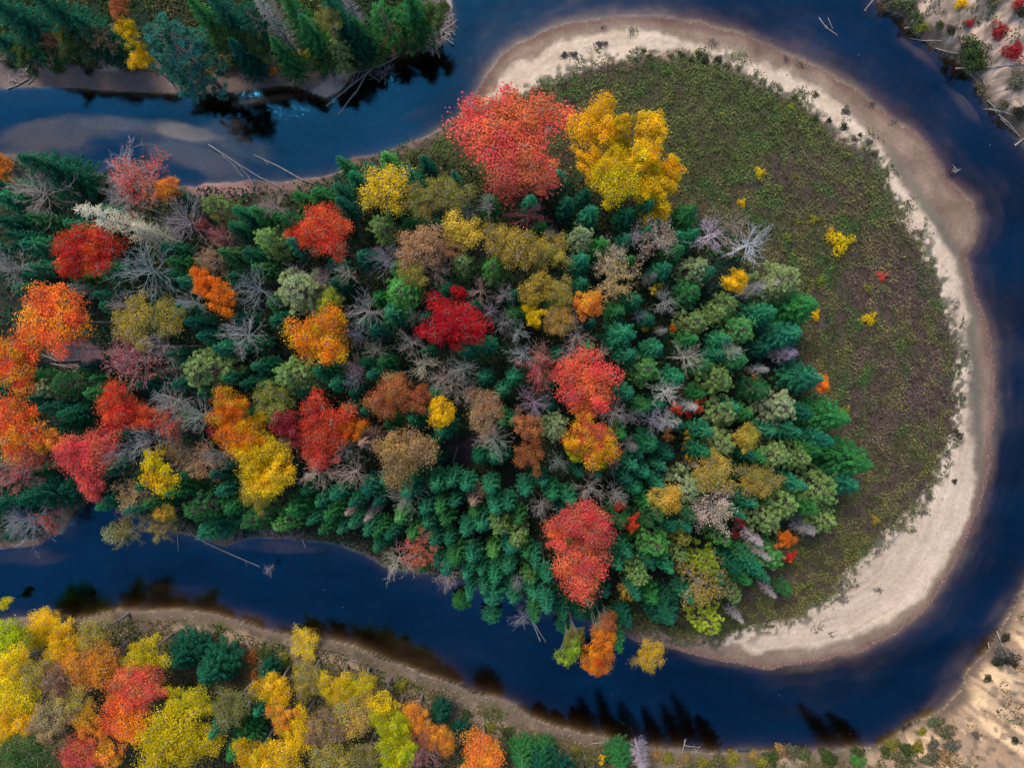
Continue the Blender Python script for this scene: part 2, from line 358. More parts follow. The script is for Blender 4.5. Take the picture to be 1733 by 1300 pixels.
ny, nx = X.shape
idx = np.arange(ny*nx).reshape(ny, nx)
F = np.stack([idx[:-1,:-1], idx[:-1,1:], idx[1:,1:], idx[1:,:-1]], -1).reshape(-1, 4)
m, t = mat_new('ground'); L = t.links.new
at = N(t, 'ShaderNodeAttribute', attribute_type='GEOMETRY', attribute_name='earth')
tc = N(t, 'ShaderNodeTexCoord')
n1 = N(t, 'ShaderNodeTexNoise'); L(tc.outputs['Object'], n1.inputs['Vector']); n1.inputs['Scale'].default_value = 2.3; n1.inputs['Detail'].default_value = 8; n1.inputs['Roughness'].default_value = .68
mr = N(t, 'ShaderNodeMapRange'); mr.inputs['From Min'].default_value = .25; mr.inputs['From Max'].default_value = .75; mr.inputs['To Min'].default_value = .78; mr.inputs['To Max'].default_value = 1.22; L(n1.outputs[0], mr.inputs['Value'])
vs = N(t, 'ShaderNodeVectorMath', operation='SCALE'); L(at.outputs['Color'], vs.inputs[0]); L(mr.outputs[0], vs.inputs['Scale'])
b = N(t, 'ShaderNodeBsdfPrincipled'); b.inputs['Roughness'].default_value = .9; b.inputs['Specular IOR Level'].default_value = .2
L(vs.outputs[0], b.inputs['Base Color'])
bp = N(t, 'ShaderNodeBump'); bp.inputs['Strength'].default_value = .6; bp.inputs['Distance'].default_value = .12; L(n1.outputs[0], bp.inputs['Height']); L(bp.outputs[0], b.inputs['Normal'])
o = N(t, 'ShaderNodeOutputMaterial'); L(b.outputs[0], o.inputs[0])
me = new_mesh('ground', np.stack([X, Y, H], -1).reshape(-1, 3), F, m, smooth=True)
a = me.attributes.new('earth', 'FLOAT_COLOR', 'POINT')
a.data.foreach_set('color', np.concatenate([colr, np.ones(colr.shape[:2]+(1,))], -1).astype(np.float32).ravel())
tag(link_mesh('ground', me), kind='structure')

WATER_REFL, WATER_DENS = 0.10, 2.2
# ------------------------------------------------------------------ the river: a body of tea-stained water with a rippled surface
m, t = mat_new('river_water'); L = t.links.new
tr = N(t, 'ShaderNodeBsdfTransparent'); gl = N(t, 'ShaderNodeBsdfGlossy'); gl.inputs['Roughness'].default_value = .025
gl.inputs['Color'].default_value = (.06,.46,.82,1)
tc = N(t, 'ShaderNodeTexCoord')
mp = N(t, 'ShaderNodeMapping'); mp.inputs['Scale'].default_value = (1.0, 1.6, 1.0); L(tc.outputs['Object'], mp.inputs[0])
no = N(t, 'ShaderNodeTexNoise'); L(mp.outputs[0], no.inputs['Vector']); no.inputs['Scale'].default_value = 1.3; no.inputs['Detail'].default_value = 6; no.inputs['Roughness'].default_value = .62
bp = N(t, 'ShaderNodeBump'); bp.inputs['Strength'].default_value = .16; bp.inputs['Distance'].default_value = .05; L(no.outputs[0], bp.inputs['Height']); L(bp.outputs[0], gl.inputs['Normal'])
lw = N(t, 'ShaderNodeFresnel'); lw.inputs['IOR'].default_value = 1.33; L(bp.outputs[0], lw.inputs['Normal'])
mp2 = N(t, 'ShaderNodeMapping'); mp2.inputs['Scale'].default_value = (.05, .13, 1.0); mp2.inputs['Rotation'].default_value = (0, 0, .25); L(tc.outputs['Object'], mp2.inputs[0])
n2 = N(t, 'ShaderNodeTexNoise'); L(mp2.outputs[0], n2.inputs['Vector']); n2.inputs['Scale'].default_value = 1.0; n2.inputs['Detail'].default_value = 7; n2.inputs['Roughness'].default_value = .6; n2.inputs['Distortion'].default_value = .6
mr2 = N(t, 'ShaderNodeMapRange'); mr2.inputs['From Min'].default_value = .32; mr2.inputs['From Max'].default_value = .68; mr2.inputs['To Min'].default_value = WATER_REFL*.62; mr2.inputs['To Max'].default_value = WATER_REFL*1.3; L(n2.outputs[0], mr2.inputs['Value'])
fac = math_n(t, 'ADD', lw.outputs[0], mr2.outputs[0])
ms = N(t, 'ShaderNodeMixShader'); L(fac, ms.inputs[0]); L(tr.outputs[0], ms.inputs[1]); L(gl.outputs[0], ms.inputs[2])
va = N(t, 'ShaderNodeVolumeAbsorption'); va.inputs['Color'].default_value = (.48,.43,.35,1); va.inputs['Density'].default_value = WATER_DENS
o = N(t, 'ShaderNodeOutputMaterial'); L(ms.outputs[0], o.inputs[0]); L(va.outputs[0], o.inputs[1])
q = 3400.0
Vb = [(-q,-q,-3),(q,-q,-3),(q,q,-3),(-q,q,-3),(-q,-q,0),(q,-q,0),(q,q,0),(-q,q,0)]
Fb = [(0,3,2,1),(4,5,6,7),(0,1,5,4),(1,2,6,5),(2,3,7,6),(3,0,4,7)]
tag(link_mesh('water', new_mesh('water', Vb, Fb, m)), kind='structure')
# ------------------------------------------------------------------ tree shapes
def prisms(segs, n=3):
    """segs: (k,8) p0 p1 r0 r1 -> n-sided tapering tubes"""
    s = np.asarray(segs, float); p0, p1, r0, r1 = s[:, :3], s[:, 3:6], s[:, 6], s[:, 7]
    d = p1-p0; d /= np.linalg.norm(d, axis=1, keepdims=True)+1e-9
    up = np.where(np.abs(d[:, 2:3]) > .9, [[1., 0, 0]], [[0, 0, 1.]])
    a = np.cross(d, up); a /= np.linalg.norm(a, axis=1, keepdims=True)+1e-9; b = np.cross(d, a)
    k = len(s); V = np.zeros((k, 2*n, 3))
    for i in range(n):
        c, q = math.cos(2*math.pi*i/n), math.sin(2*math.pi*i/n)
        o = a*c + b*q
        V[:, i] = p0 + o*r0[:, None]; V[:, n+i] = p1 + o*r1[:, None]
    base = (np.arange(k)*2*n)[:, None]
    F = [np.concatenate([base+i, base+(i+1) % n, base+n+(i+1) % n, base+n+i], 1) for i in range(n)]
    return V.reshape(-1, 3), np.concatenate(F, 0)
def leaves(pos, nor, size, rng, asp=0.6, axis=None):
    """one small four-cornered leaf spray per point"""
    k = len(pos); nor = nor/(np.linalg.norm(nor, axis=1, keepdims=True)+1e-9)
    if axis is None: axis = rng.normal(size=(k, 3))
    a = axis - nor*(axis*nor).sum(1, keepdims=True); a /= np.linalg.norm(a, axis=1, keepdims=True)+1e-9
    b = np.cross(nor, a); sz = np.asarray(size)[:, None]
    w = asp*(.8+.4*rng.rand(k, 1))
    V = np.stack([pos - a*sz*.5, pos + b*sz*w*.5 - a*sz*.05, pos + a*sz*.5, pos - b*sz*w*.5 + a*sz*.05], 1)
    F = np.arange(4*k).reshape(k, 4)
    return V.reshape(-1, 3), F
def join(*vf):
    V = []; F = []; o = 0
    for v, f in vf: V.append(v); F.append(np.asarray(f)+o); o += len(v)
    return np.concatenate(V), np.concatenate(F)
def lvattr(n, rng, clump=None):
    v = rng.rand(n) if clump is None else .5*rng.rand(n) + .5*clump
    return {'lv': ('FLOAT', v)}
def curve_segs(p0, p1, r0, r1, rng, n=3, sag=.12):
    p0 = np.array(p0, float); p1 = np.array(p1, float); L_ = np.linalg.norm(p1-p0)
    mid = [p0 + (p1-p0)*(i/n) + (rng.normal(size=3)*sag*L_*.4 + np.array([0, 0, sag*L_]))*math.sin(math.pi*i/n)*(i not in (0, n)) for i in range(n+1)]
    return [np.concatenate([mid[i], mid[i+1], [r0+(r1-r0)*i/n, r0+(r1-r0)*(i+1)/n]]) for i in range(n)]
def trunk_segs(h, r, rng, lean=.02, n=6):
    pts = [np.zeros(3)]
    for i in range(n): pts.append(np.array([rng.normal()*lean*h*.3, rng.normal()*lean*h*.3, h*(i+1)/n]))
    pts[0][2] = -.4
    return [np.concatenate([pts[i], pts[i+1], [r*(1-i/n*.8), r*(1-(i+1)/n*.8)]]) for i in range(n)]

def broadleaf(seed, R=4.0, h=14.0, nclump=46, per=115, leaf=.27, twiggy=0.0):
    rng = np.random.RandomState(seed)
    cz = h - .62*R; cen = []
    ph = rng.rand(6)*6.28; am = rng.rand(6)*.20
    tries = 0
    while len(cen) < nclump and tries < 6000:
        tries += 1
        d = rng.normal(size=3); d /= np.linalg.norm(d)
        if d[2] < -.45: continue
        az = math.atan2(d[1], d[0]); lob = 1 + sum(am[k]*math.sin((k+2)*az+ph[k]) for k in range(4))
        rr = (.50+.36*rng.rand())*lob
        if rng.rand() < .22: rr *= .5
        c = d*np.array([R, R, .62*R])*rr
        if all(np.linalg.norm((c-q)*[1, 1, .8]) > .215*R for q in cen): cen.append(c)
    P_, Nn, S_, Cl = [], [], [], []
    segs = trunk_segs(cz+.1*R, .022*h*(R/4)**.5, rng)
    for c in cen:
        cr = R*(.14+.12*rng.rand()); n = int(per*2.1*(.7+.6*rng.rand()))
        d = rng.normal(size=(n, 3)); d /= np.linalg.norm(d, axis=1, keepdims=True); d[:, 2] = np.abs(d[:, 2])*.9-.25*(rng.rand(n) < .3)
        rad = cr*(.55+.55*rng.rand(n)**.7)
        p = c + d*rad[:, None]*np.array([1.15, 1.15, .75])
        # ragged outer sprays
        k = rng.rand(n) < .32; p[k] += (d*cr*.95*rng.rand(n, 1))[k]
        P_.append(p + [0, 0, cz]); Nn.append(d*.7 + [0, 0, .55] + rng.normal(size=(n, 3))*.45); S_.append(leaf*.64*(.6+.8*rng.rand(n))); Cl.append(np.full(n, rng.rand()))
        z0 = cz*(.55+.35*rng.rand()); segs += curve_segs([0, 0, z0], c + [0, 0, cz-.1], .018*h*.5*(R/4)**.5, .035, rng)
        nt_ = int(5+twiggy*16)
        for q in range(nt_):
            dd = rng.normal(size=3); dd[2] = abs(dd[2])*.6; dd /= np.linalg.norm(dd)
            p0 = c + [0, 0, cz]; p1 = p0 + dd*cr*(1.0+.5*twiggy); segs.append(np.concatenate([p0, p1, [.035, .016]]))
    P_, Nn, S_, Cl = map(np.concatenate, (P_, Nn, S_, Cl))
    V, F = leaves(P_, Nn, S_, rng, .7)
    mc = new_mesh('crown', V, F, M_LEAF, lvattr(len(F), rng, Cl))
    V, F = prisms(segs, 5); mt = new_mesh('trunk', V, F, M_BARK)
    return mt, mc
def bare(seed, R=3.0, h=13.0, nb=22, leafn=0, fine=1.0):
    """leafless crown: limbs fan out and up from the stem and fork into fine twigs"""
    rng = np.random.RandomState(seed); cz = h-.75*R
    tr = trunk_segs(cz, .015*h, rng, .03); segs = []; tips = []
    def grow(p, d, L_, r, lev):
        k = 4 if lev == 0 else 3
        for i in range(k):
            d = d + rng.normal(size=3)*.14 + [0, 0, .06]; d = d/np.linalg.norm(d); q = p + d*L_/k; r2 = r*.8
            segs.append(np.concatenate([p, q, [r, r2]]))
            if lev < 2:
                for b_ in range(1 + (i > 0)):
                    a = rng.normal(size=3); a -= d*a.dot(d); a /= np.linalg.norm(a)
                    nd = d*.9 + a*.62 + [0, 0, .05]; nd /= np.linalg.norm(nd)
                    if rng.rand() < .85*fine: grow(q, nd, L_*(.42 if lev == 0 else .50)*(.7+.6*rng.rand()), max(r2*.62, .016), lev+1)
            else: tips.append(q)
            p, r = q, r2
    for i in range(nb):
        az = 2.4*i + rng.rand()*.6; el = math.radians(5+65*(i/nb)**1.2+8*rng.rand())
        d = np.array([math.cos(az)*math.cos(el), math.sin(az)*math.cos(el), math.sin(el)])
        grow(np.array([0, 0, cz*(.80+.2*i/nb)]), d, R*(.75+.35*rng.rand())*(1-.25*i/nb), .05, 0)
    V, F = prisms(segs, 3); mb = new_mesh('branches', V, F, M_TWIG)
    V, F = prisms(tr, 6); mt = new_mesh('trunk', V, F, M_TWIG)
    ml = None
    if leafn:
        tp = np.array(tips); p = tp[rng.randint(len(tp), size=leafn)] + rng.normal(size=(leafn, 3))*.22
        V, F = leaves(p, rng.normal(size=(leafn, 3)) + [0, 0, .6], .17*(.6+.8*rng.rand(leafn)), rng, .75)
        ml = new_mesh('leaves', V, F, M_LEAF, lvattr(len(F), rng))
    return mt, mb, ml
def spruce(seed, R=1.75, h=12.0, z0=4.6, dz=.40, power=.62, droop=.20, width=.17, n0=9, dens=1.0):
    """whorled conifer: every branch is a fan of needle sprays that droops and turns up at its tip"""
    rng = np.random.RandomState(seed); P_, Nn, A, S_, Cl = [], [], [], [], []
    segs = trunk_segs(h*.985, .013*h, rng, .004, 7)
    z = z0; ph = 0
    while z < h-.12:
        t = (z-z0)/(h-z0); Lb = R*(1-t**1.35)**power*(.86+.14*rng.rand()) + .10
        nb = max(5, int(n0*(.55+.45*(1-t)))); ph += 1.1
        for i in range(nb):
            az = ph + 2*math.pi*(i+.35*rng.rand())/nb; L_ = Lb*(.78+.32*rng.rand()); cl = rng.rand()
            rad = np.array([math.cos(az), math.sin(az), 0]); tan = np.array([-rad[1], rad[0], 0])
            rise = (.55*t-.05)*L_; ns = max(3, int(L_/.17*dens))
            for k in range(ns):
                u = (k+.6)/ns; zz = z + rise*u - droop*L_*math.sin(u*2.4)*.6 + .16*L_*u*u
                c = rad*L_*u + [0, 0, zz]
                spread = width*(1.05-.5*u)*(.7+.5*min(L_, 1.6))
                for sgn in (-1, 0, 1):
                    if sgn == 0 and rng.rand() < .35 and u < .85: continue
                    dirv = rad*(.95+.5*u) + tan*sgn*.55 + [0, 0, .10+.30*u*t] + rng.normal(size=3)*.08
                    P_.append(c + tan*sgn*spread*.7 + rng.normal(size=3)*.025); A.append(dirv)
                    Nn.append(np.array([0, 0, 1.0]) + rad*.5 + tan*sgn*.6 + rng.normal(size=3)*.3); S_.append((.26+.12*rng.rand())*(.75+.25*min(L_, 1.5))); Cl.append(min(1, .40*cl + .40*u*u + .30*t*t))  # branch tips pale as new growth; lighter treetop is light put into the colour
        z += dz*(.85+.3*rng.rand())*(1.0 if t < .8 else .65)
    for k in range(14):                                                # leader
        a = rng.rand()*6.28; P_.append(np.array([.05*math.cos(a), .05*math.sin(a), h-.35+.025*k])); A.append(np.array([math.cos(a)*.5, math.sin(a)*.5, 1.2]))
        Nn.append(np.array([math.cos(a), math.sin(a), .6])); S_.append(.22); Cl.append(.9)
    V, F = leaves(np.array(P_), np.array(Nn), np.array(S_), rng, .34, np.array(A))
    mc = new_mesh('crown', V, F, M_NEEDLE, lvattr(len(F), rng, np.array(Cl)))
    V, F = prisms(segs, 6); return new_mesh('trunk', V, F, M_CBARK), mc
def pine(seed, R=2.7, h=14.0, z0=3.5, plumes=95, per=26):
    """broad soft pine: upswept limbs carrying starry plumes of needles"""
    rng = np.random.RandomState(seed); P_, Nn, A, S_, Cl = [], [], [], [], []
    segs = trunk_segs(h*.97, .014*h, rng, .01, 6)
    for i in range(plumes):
        t = (i+.5)/plumes; z = z0 + (h-z0)*t; az = 2.399*i + rng.normal()*.25
        L_ = R*(1-t**1.7)**.6*(.55+.5*rng.rand())+.15
        rad = np.array([math.cos(az), math.sin(az), 0]); tip = rad*L_ + [0, 0, min(z + .22*L_, h-.1)]
        segs.append(np.concatenate([[0, 0, z-.15*L_], tip, [.05, .015]]))
        cl = rng.rand(); npl = 1 + int(L_/.7)
        for q in range(npl):
            c = tip*(1-q*.26/npl*1.6) + rng.normal(size=3)*[.22, .22, .08]*L_*.5; c[2] = tip[2]-.1*q + rng.normal()*.05
            cr = (.52-.06*q)*(.8+.5*rng.rand())
            for k in range(per):
                d = rng.normal(size=3); d[2] = abs(d[2])*.6; d += rad*.9; d /= np.linalg.norm(d)
                P_.append(c + d*cr*.45*(.5+rng.rand()*.6)); A.append(d); Nn.append(np.array([0, 0, 1.])+rng.normal(size=3)*.5 + rad*.3); S_.append(.26+.18*rng.rand()); Cl.append(cl)
    V, F = leaves(np.array(P_), np.array(Nn), np.array(S_), rng, .28, np.array(A))
    mc = new_mesh('crown', V, F, M_NEEDLE, lvattr(len(F), rng, np.array(Cl)))
    V, F = prisms(segs, 5); return new_mesh('trunk', V, F, M_CBARK), mc
def deadconifer(seed, R=1.6, h=13.0):
    rng = np.random.RandomState(seed); segs = []
    tr = trunk_segs(h, .014*h, rng, .008, 7); z = 2.5
    while z < h-.1:
        t = (z-2.5)/(h-2.5); Lb = R*(1-t)**.7+.12
        for i in range(6):
            az = rng.rand()*6.28; L_ = Lb*(.5+.6*rng.rand()); rad = np.array([math.cos(az), math.sin(az), 0]); tan = np.array([-rad[1], rad[0], 0])
            p0 = np.array([0, 0, z]); p1 = rad*L_*.6 + [0, 0, z-.05*L_]; p2 = rad*L_ + [0, 0, z+.10*L_]
            segs += [np.concatenate([p0, p1, [.035, .025]]), np.concatenate([p1, p2, [.025, .014]])]
            for k in range(5):
                u = .3+.7*rng.rand(); q = rad*L_*u + [0, 0, z]
                segs.append(np.concatenate([q, q + (rad*.6 + tan*rng.choice([-1, 1])*.8)*.28*(.6+rng.rand()) + [0, 0, .08*rng.normal()], [.018, .012]]))
        z += .44
    V, F = prisms(segs, 3); V2, F2 = prisms(tr, 6)
    return new_mesh('trunk', V2, F2, M_TWIG), new_mesh('branches', V, F, M_TWIG)

NOM = {}
LIB = {}
def lib(kind, n, fn, R, h):
    LIB[kind] = [fn(k) for k in range(n)]; NOM[kind] = (R, h)
lib('full', 7, lambda k: broadleaf(100+k), 4.0, 14.0)
lib('mid', 5, lambda k: broadleaf(140+k, 2.4, 11.5, 26, 95, .25), 2.4, 11.5)
lib('thin', 5, lambda k: broadleaf(200+k, 3.2, 13.0, 36, 80, .23, .35), 3.2, 13.0)
lib('sapling', 3, lambda k: broadleaf(240+k, 1.2, 6.0, 12, 60, .22), 1.2, 6.0)
lib('bare', 7, lambda k: bare(300+k), 3.0, 13.0)
lib('half', 4, lambda k: bare(340+k, 3.0, 13.0, 18, 2600), 3.0, 13.0)
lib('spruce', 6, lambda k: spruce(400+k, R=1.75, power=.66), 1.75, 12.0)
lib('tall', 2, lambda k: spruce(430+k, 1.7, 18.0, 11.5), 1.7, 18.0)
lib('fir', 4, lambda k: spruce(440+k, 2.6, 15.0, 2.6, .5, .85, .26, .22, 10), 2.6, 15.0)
lib('pine', 6, lambda k: pine(500+k), 2.7, 14.0)
lib('dead', 4, lambda k: deadconifer(600+k), 1.6, 13.0)
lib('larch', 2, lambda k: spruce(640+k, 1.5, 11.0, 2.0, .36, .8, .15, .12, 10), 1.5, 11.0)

# crown colours (reflectance) and the words for them
PAL = {
 'crimson': ((.62,.012,.030), (.72,.03,.03), 'crimson'), 'red': ((.70,.03,.03), (.78,.10,.02), 'bright red'), 'scarlet': ((.76,.11,.035), (.66,.05,.035), 'scarlet'),
 'coral': ((.70,.095,.075), (.74,.17,.06), 'coral red'), 'pink': ((.68,.08,.09), (.72,.17,.09), 'pinkish red'), 'dkred': ((.33,.03,.04), (.45,.05,.05), 'dark red'),
 'dullred': ((.36,.09,.10), (.45,.13,.11), 'dusky red'), 'redor': ((.76,.14,.035), (.82,.31,.025), 'red and orange'), 'orange': ((.85,.25,.015), (.85,.17,.02), 'bright orange'),
 'oryel': ((.88,.24,.015), (.80,.44,.012), 'orange and yellow'), 'ochre': ((.80,.25,.035), (.78,.36,.03), 'ochre orange'), 'rust': ((.38,.13,.045), (.46,.19,.05), 'rust brown'),
 'gold': ((.86,.58,.012), (.82,.48,.012), 'golden yellow'), 'yellow': ((.74,.56,.012), (.66,.50,.015), 'yellow'), 'lemon': ((.58,.58,.008), (.36,.44,.01), 'lemon green'),
 'mustard': ((.56,.38,.045), (.40,.31,.045), 'mustard yellow'), 'tan': ((.56,.34,.13), (.50,.27,.11), 'tan'), 'brown': ((.33,.19,.09), (.40,.27,.08), 'brown'),
 'olive': ((.22,.22,.035), (.30,.27,.04), 'olive yellow'), 'ygreen': ((.30,.36,.03), (.20,.27,.03), 'yellow green'), 'rainbow': ((.80,.42,.01), (.80,.10,.06), 'orange, pink and green'),
 'teal': ((.018,.135,.072), (.034,.19,.085), 'teal green'), 'dark': ((.012,.080,.048), (.014,.10,.052), 'dark green'), 'green': ((.026,.14,.042), (.04,.17,.045), 'mid green'),
 'bright': ((.10,.30,.07), (.06,.23,.055), 'fresh green'), 'lightp': ((.15,.27,.08), (.20,.29,.08), 'pale green'), 'palep': ((.26,.31,.14), (.19,.26,.11), 'greyish olive'),
 'blue': ((.035,.17,.115), (.03,.14,.09), 'blue green'), 'grey': ((.56,.50,.47), (.4,.3,.3), 'grey'), 'white': ((.85,.77,.70), (.6,.5,.5), 'whitish'), 'violet': ((.47,.40,.41), (.3,.2,.3), 'mauve grey'),
 'sgreen': ((.055,.095,.028), (.09,.11,.035), 'dull green'), 'sdark': ((.035,.045,.03), (.06,.06,.035), 'blackish green'), 'sgrey': ((.13,.13,.11), (.18,.16,.13), 'grey leaved'), 'spale': ((.13,.14,.07), (.17,.15,.08), 'grey green'),
 'leafg': ((.05,.125,.03), (.09,.15,.035), 'deep green'),
 'tanb': ((.62,.48,.39), (.4,.3,.2), 'pale brown'), 'buff': ((.36,.22,.15), (.30,.19,.14), 'buff brown'), 'slate': ((.32,.33,.33), (.4,.3,.3), 'slate grey'),
}
SPEC = {  # tree kind: name, category, noun
 'full': ('broadleaf_tree', 'tree', 'leafy tree'), 'mid': ('broadleaf_tree', 'tree', 'leafy tree'), 'thin': ('broadleaf_tree', 'tree', 'thinly leaved tree'), 'sapling': ('sapling', 'sapling', 'small leafy sapling'),
 'bare': ('bare_tree', 'bare tree', 'leafless tree'), 'half': ('half_bare_tree', 'tree', 'half bare tree'), 'spruce': ('spruce_tree', 'conifer', 'spruce'), 'tall': ('spruce_tree', 'conifer', 'long trunked spruce'),
 'fir': ('fir_tree', 'conifer', 'large fir'), 'pine': ('pine_tree', 'pine tree', 'broad soft pine'), 'dead': ('dead_conifer', 'dead tree', 'dead conifer'), 'larch': ('larch_tree', 'conifer', 'feathery larch'),
}
HF = {'full': .80, 'mid': .84, 'thin': .80, 'sapling': .8, 'bare': .84, 'half': .84, 'spruce': .80, 'tall': .85, 'fir': .62, 'pine': .78, 'dead': .55, 'larch': .72}
TREES = []           # every tree placed: dict
_rng = random.Random(11)
def tree(kind, px, py, rpx, colour, h=None, label=None, base=None, hidden=False):
    R0, h0 = NOM[kind]
    if h is None:
        h = h0*(.88+.24*_rng.random())
    g = 1.0; x = y = 0
    for _ in range(6):
        x, y = P(px, py, g + HF[kind]*h); g = max(ground(x, y), 0.0)
    if base: x, y = base[0], base[1]; g = max(ground(x, y), 0)
    if kind != 'dead' and not base:
        for _ in range(12):
            if ground(x, y) > .05 or h < 2.5: break
            h *= .86; x, y = P(px, py, g + HF[kind]*h); g = max(ground(x, y), 0.0)
    rw = rpx*(CAM_H - g - HF[kind]*h)/FPX
    s = rw/R0*1.04; s_z = h/h0
    name, cat, noun = SPEC[kind]
    root = empty(name, (x, y, g-.05)); root.rotation_euler[2] = _rng.random()*6.283; an_ = 1.08 if rpx > 80 else _rng.uniform(.88, 1.13) if kind in ('full', 'mid', 'thin', 'half', 'bare') else 1.0; root.scale = (s*an_, s/an_, s_z)
    c1, c2, word = PAL[colour]; j = lambda c: tuple(max(.003, v*(1+_rng.uniform(-.13, .13))) for v in c)
    var = LIB[kind][_rng.randrange(len(LIB[kind]))]
    jb = _rng.uniform(.82, 1.18); c1 = tuple(v*jb for v in j(c1)); c2 = tuple(v*jb for v in j(c2))
    for i, me in enumerate(var):
        if me is None: continue
        o = bpy.data.objects.new(me.name.split('.')[0], me); o.parent = root; COL.objects.link(o)
        if kind == 'half' and i < 2: o.color = (.58, .50, .48, 1)
        else: o.color = (*c1, 1)
        o['second_colour'] = tuple(c2)
    TREES.append(dict(o=root, kind=kind, px=px, py=py, r=rpx, word=word, noun=noun, cat=cat, label=label, x=x, y=y, col=colour, h=h))
    return root
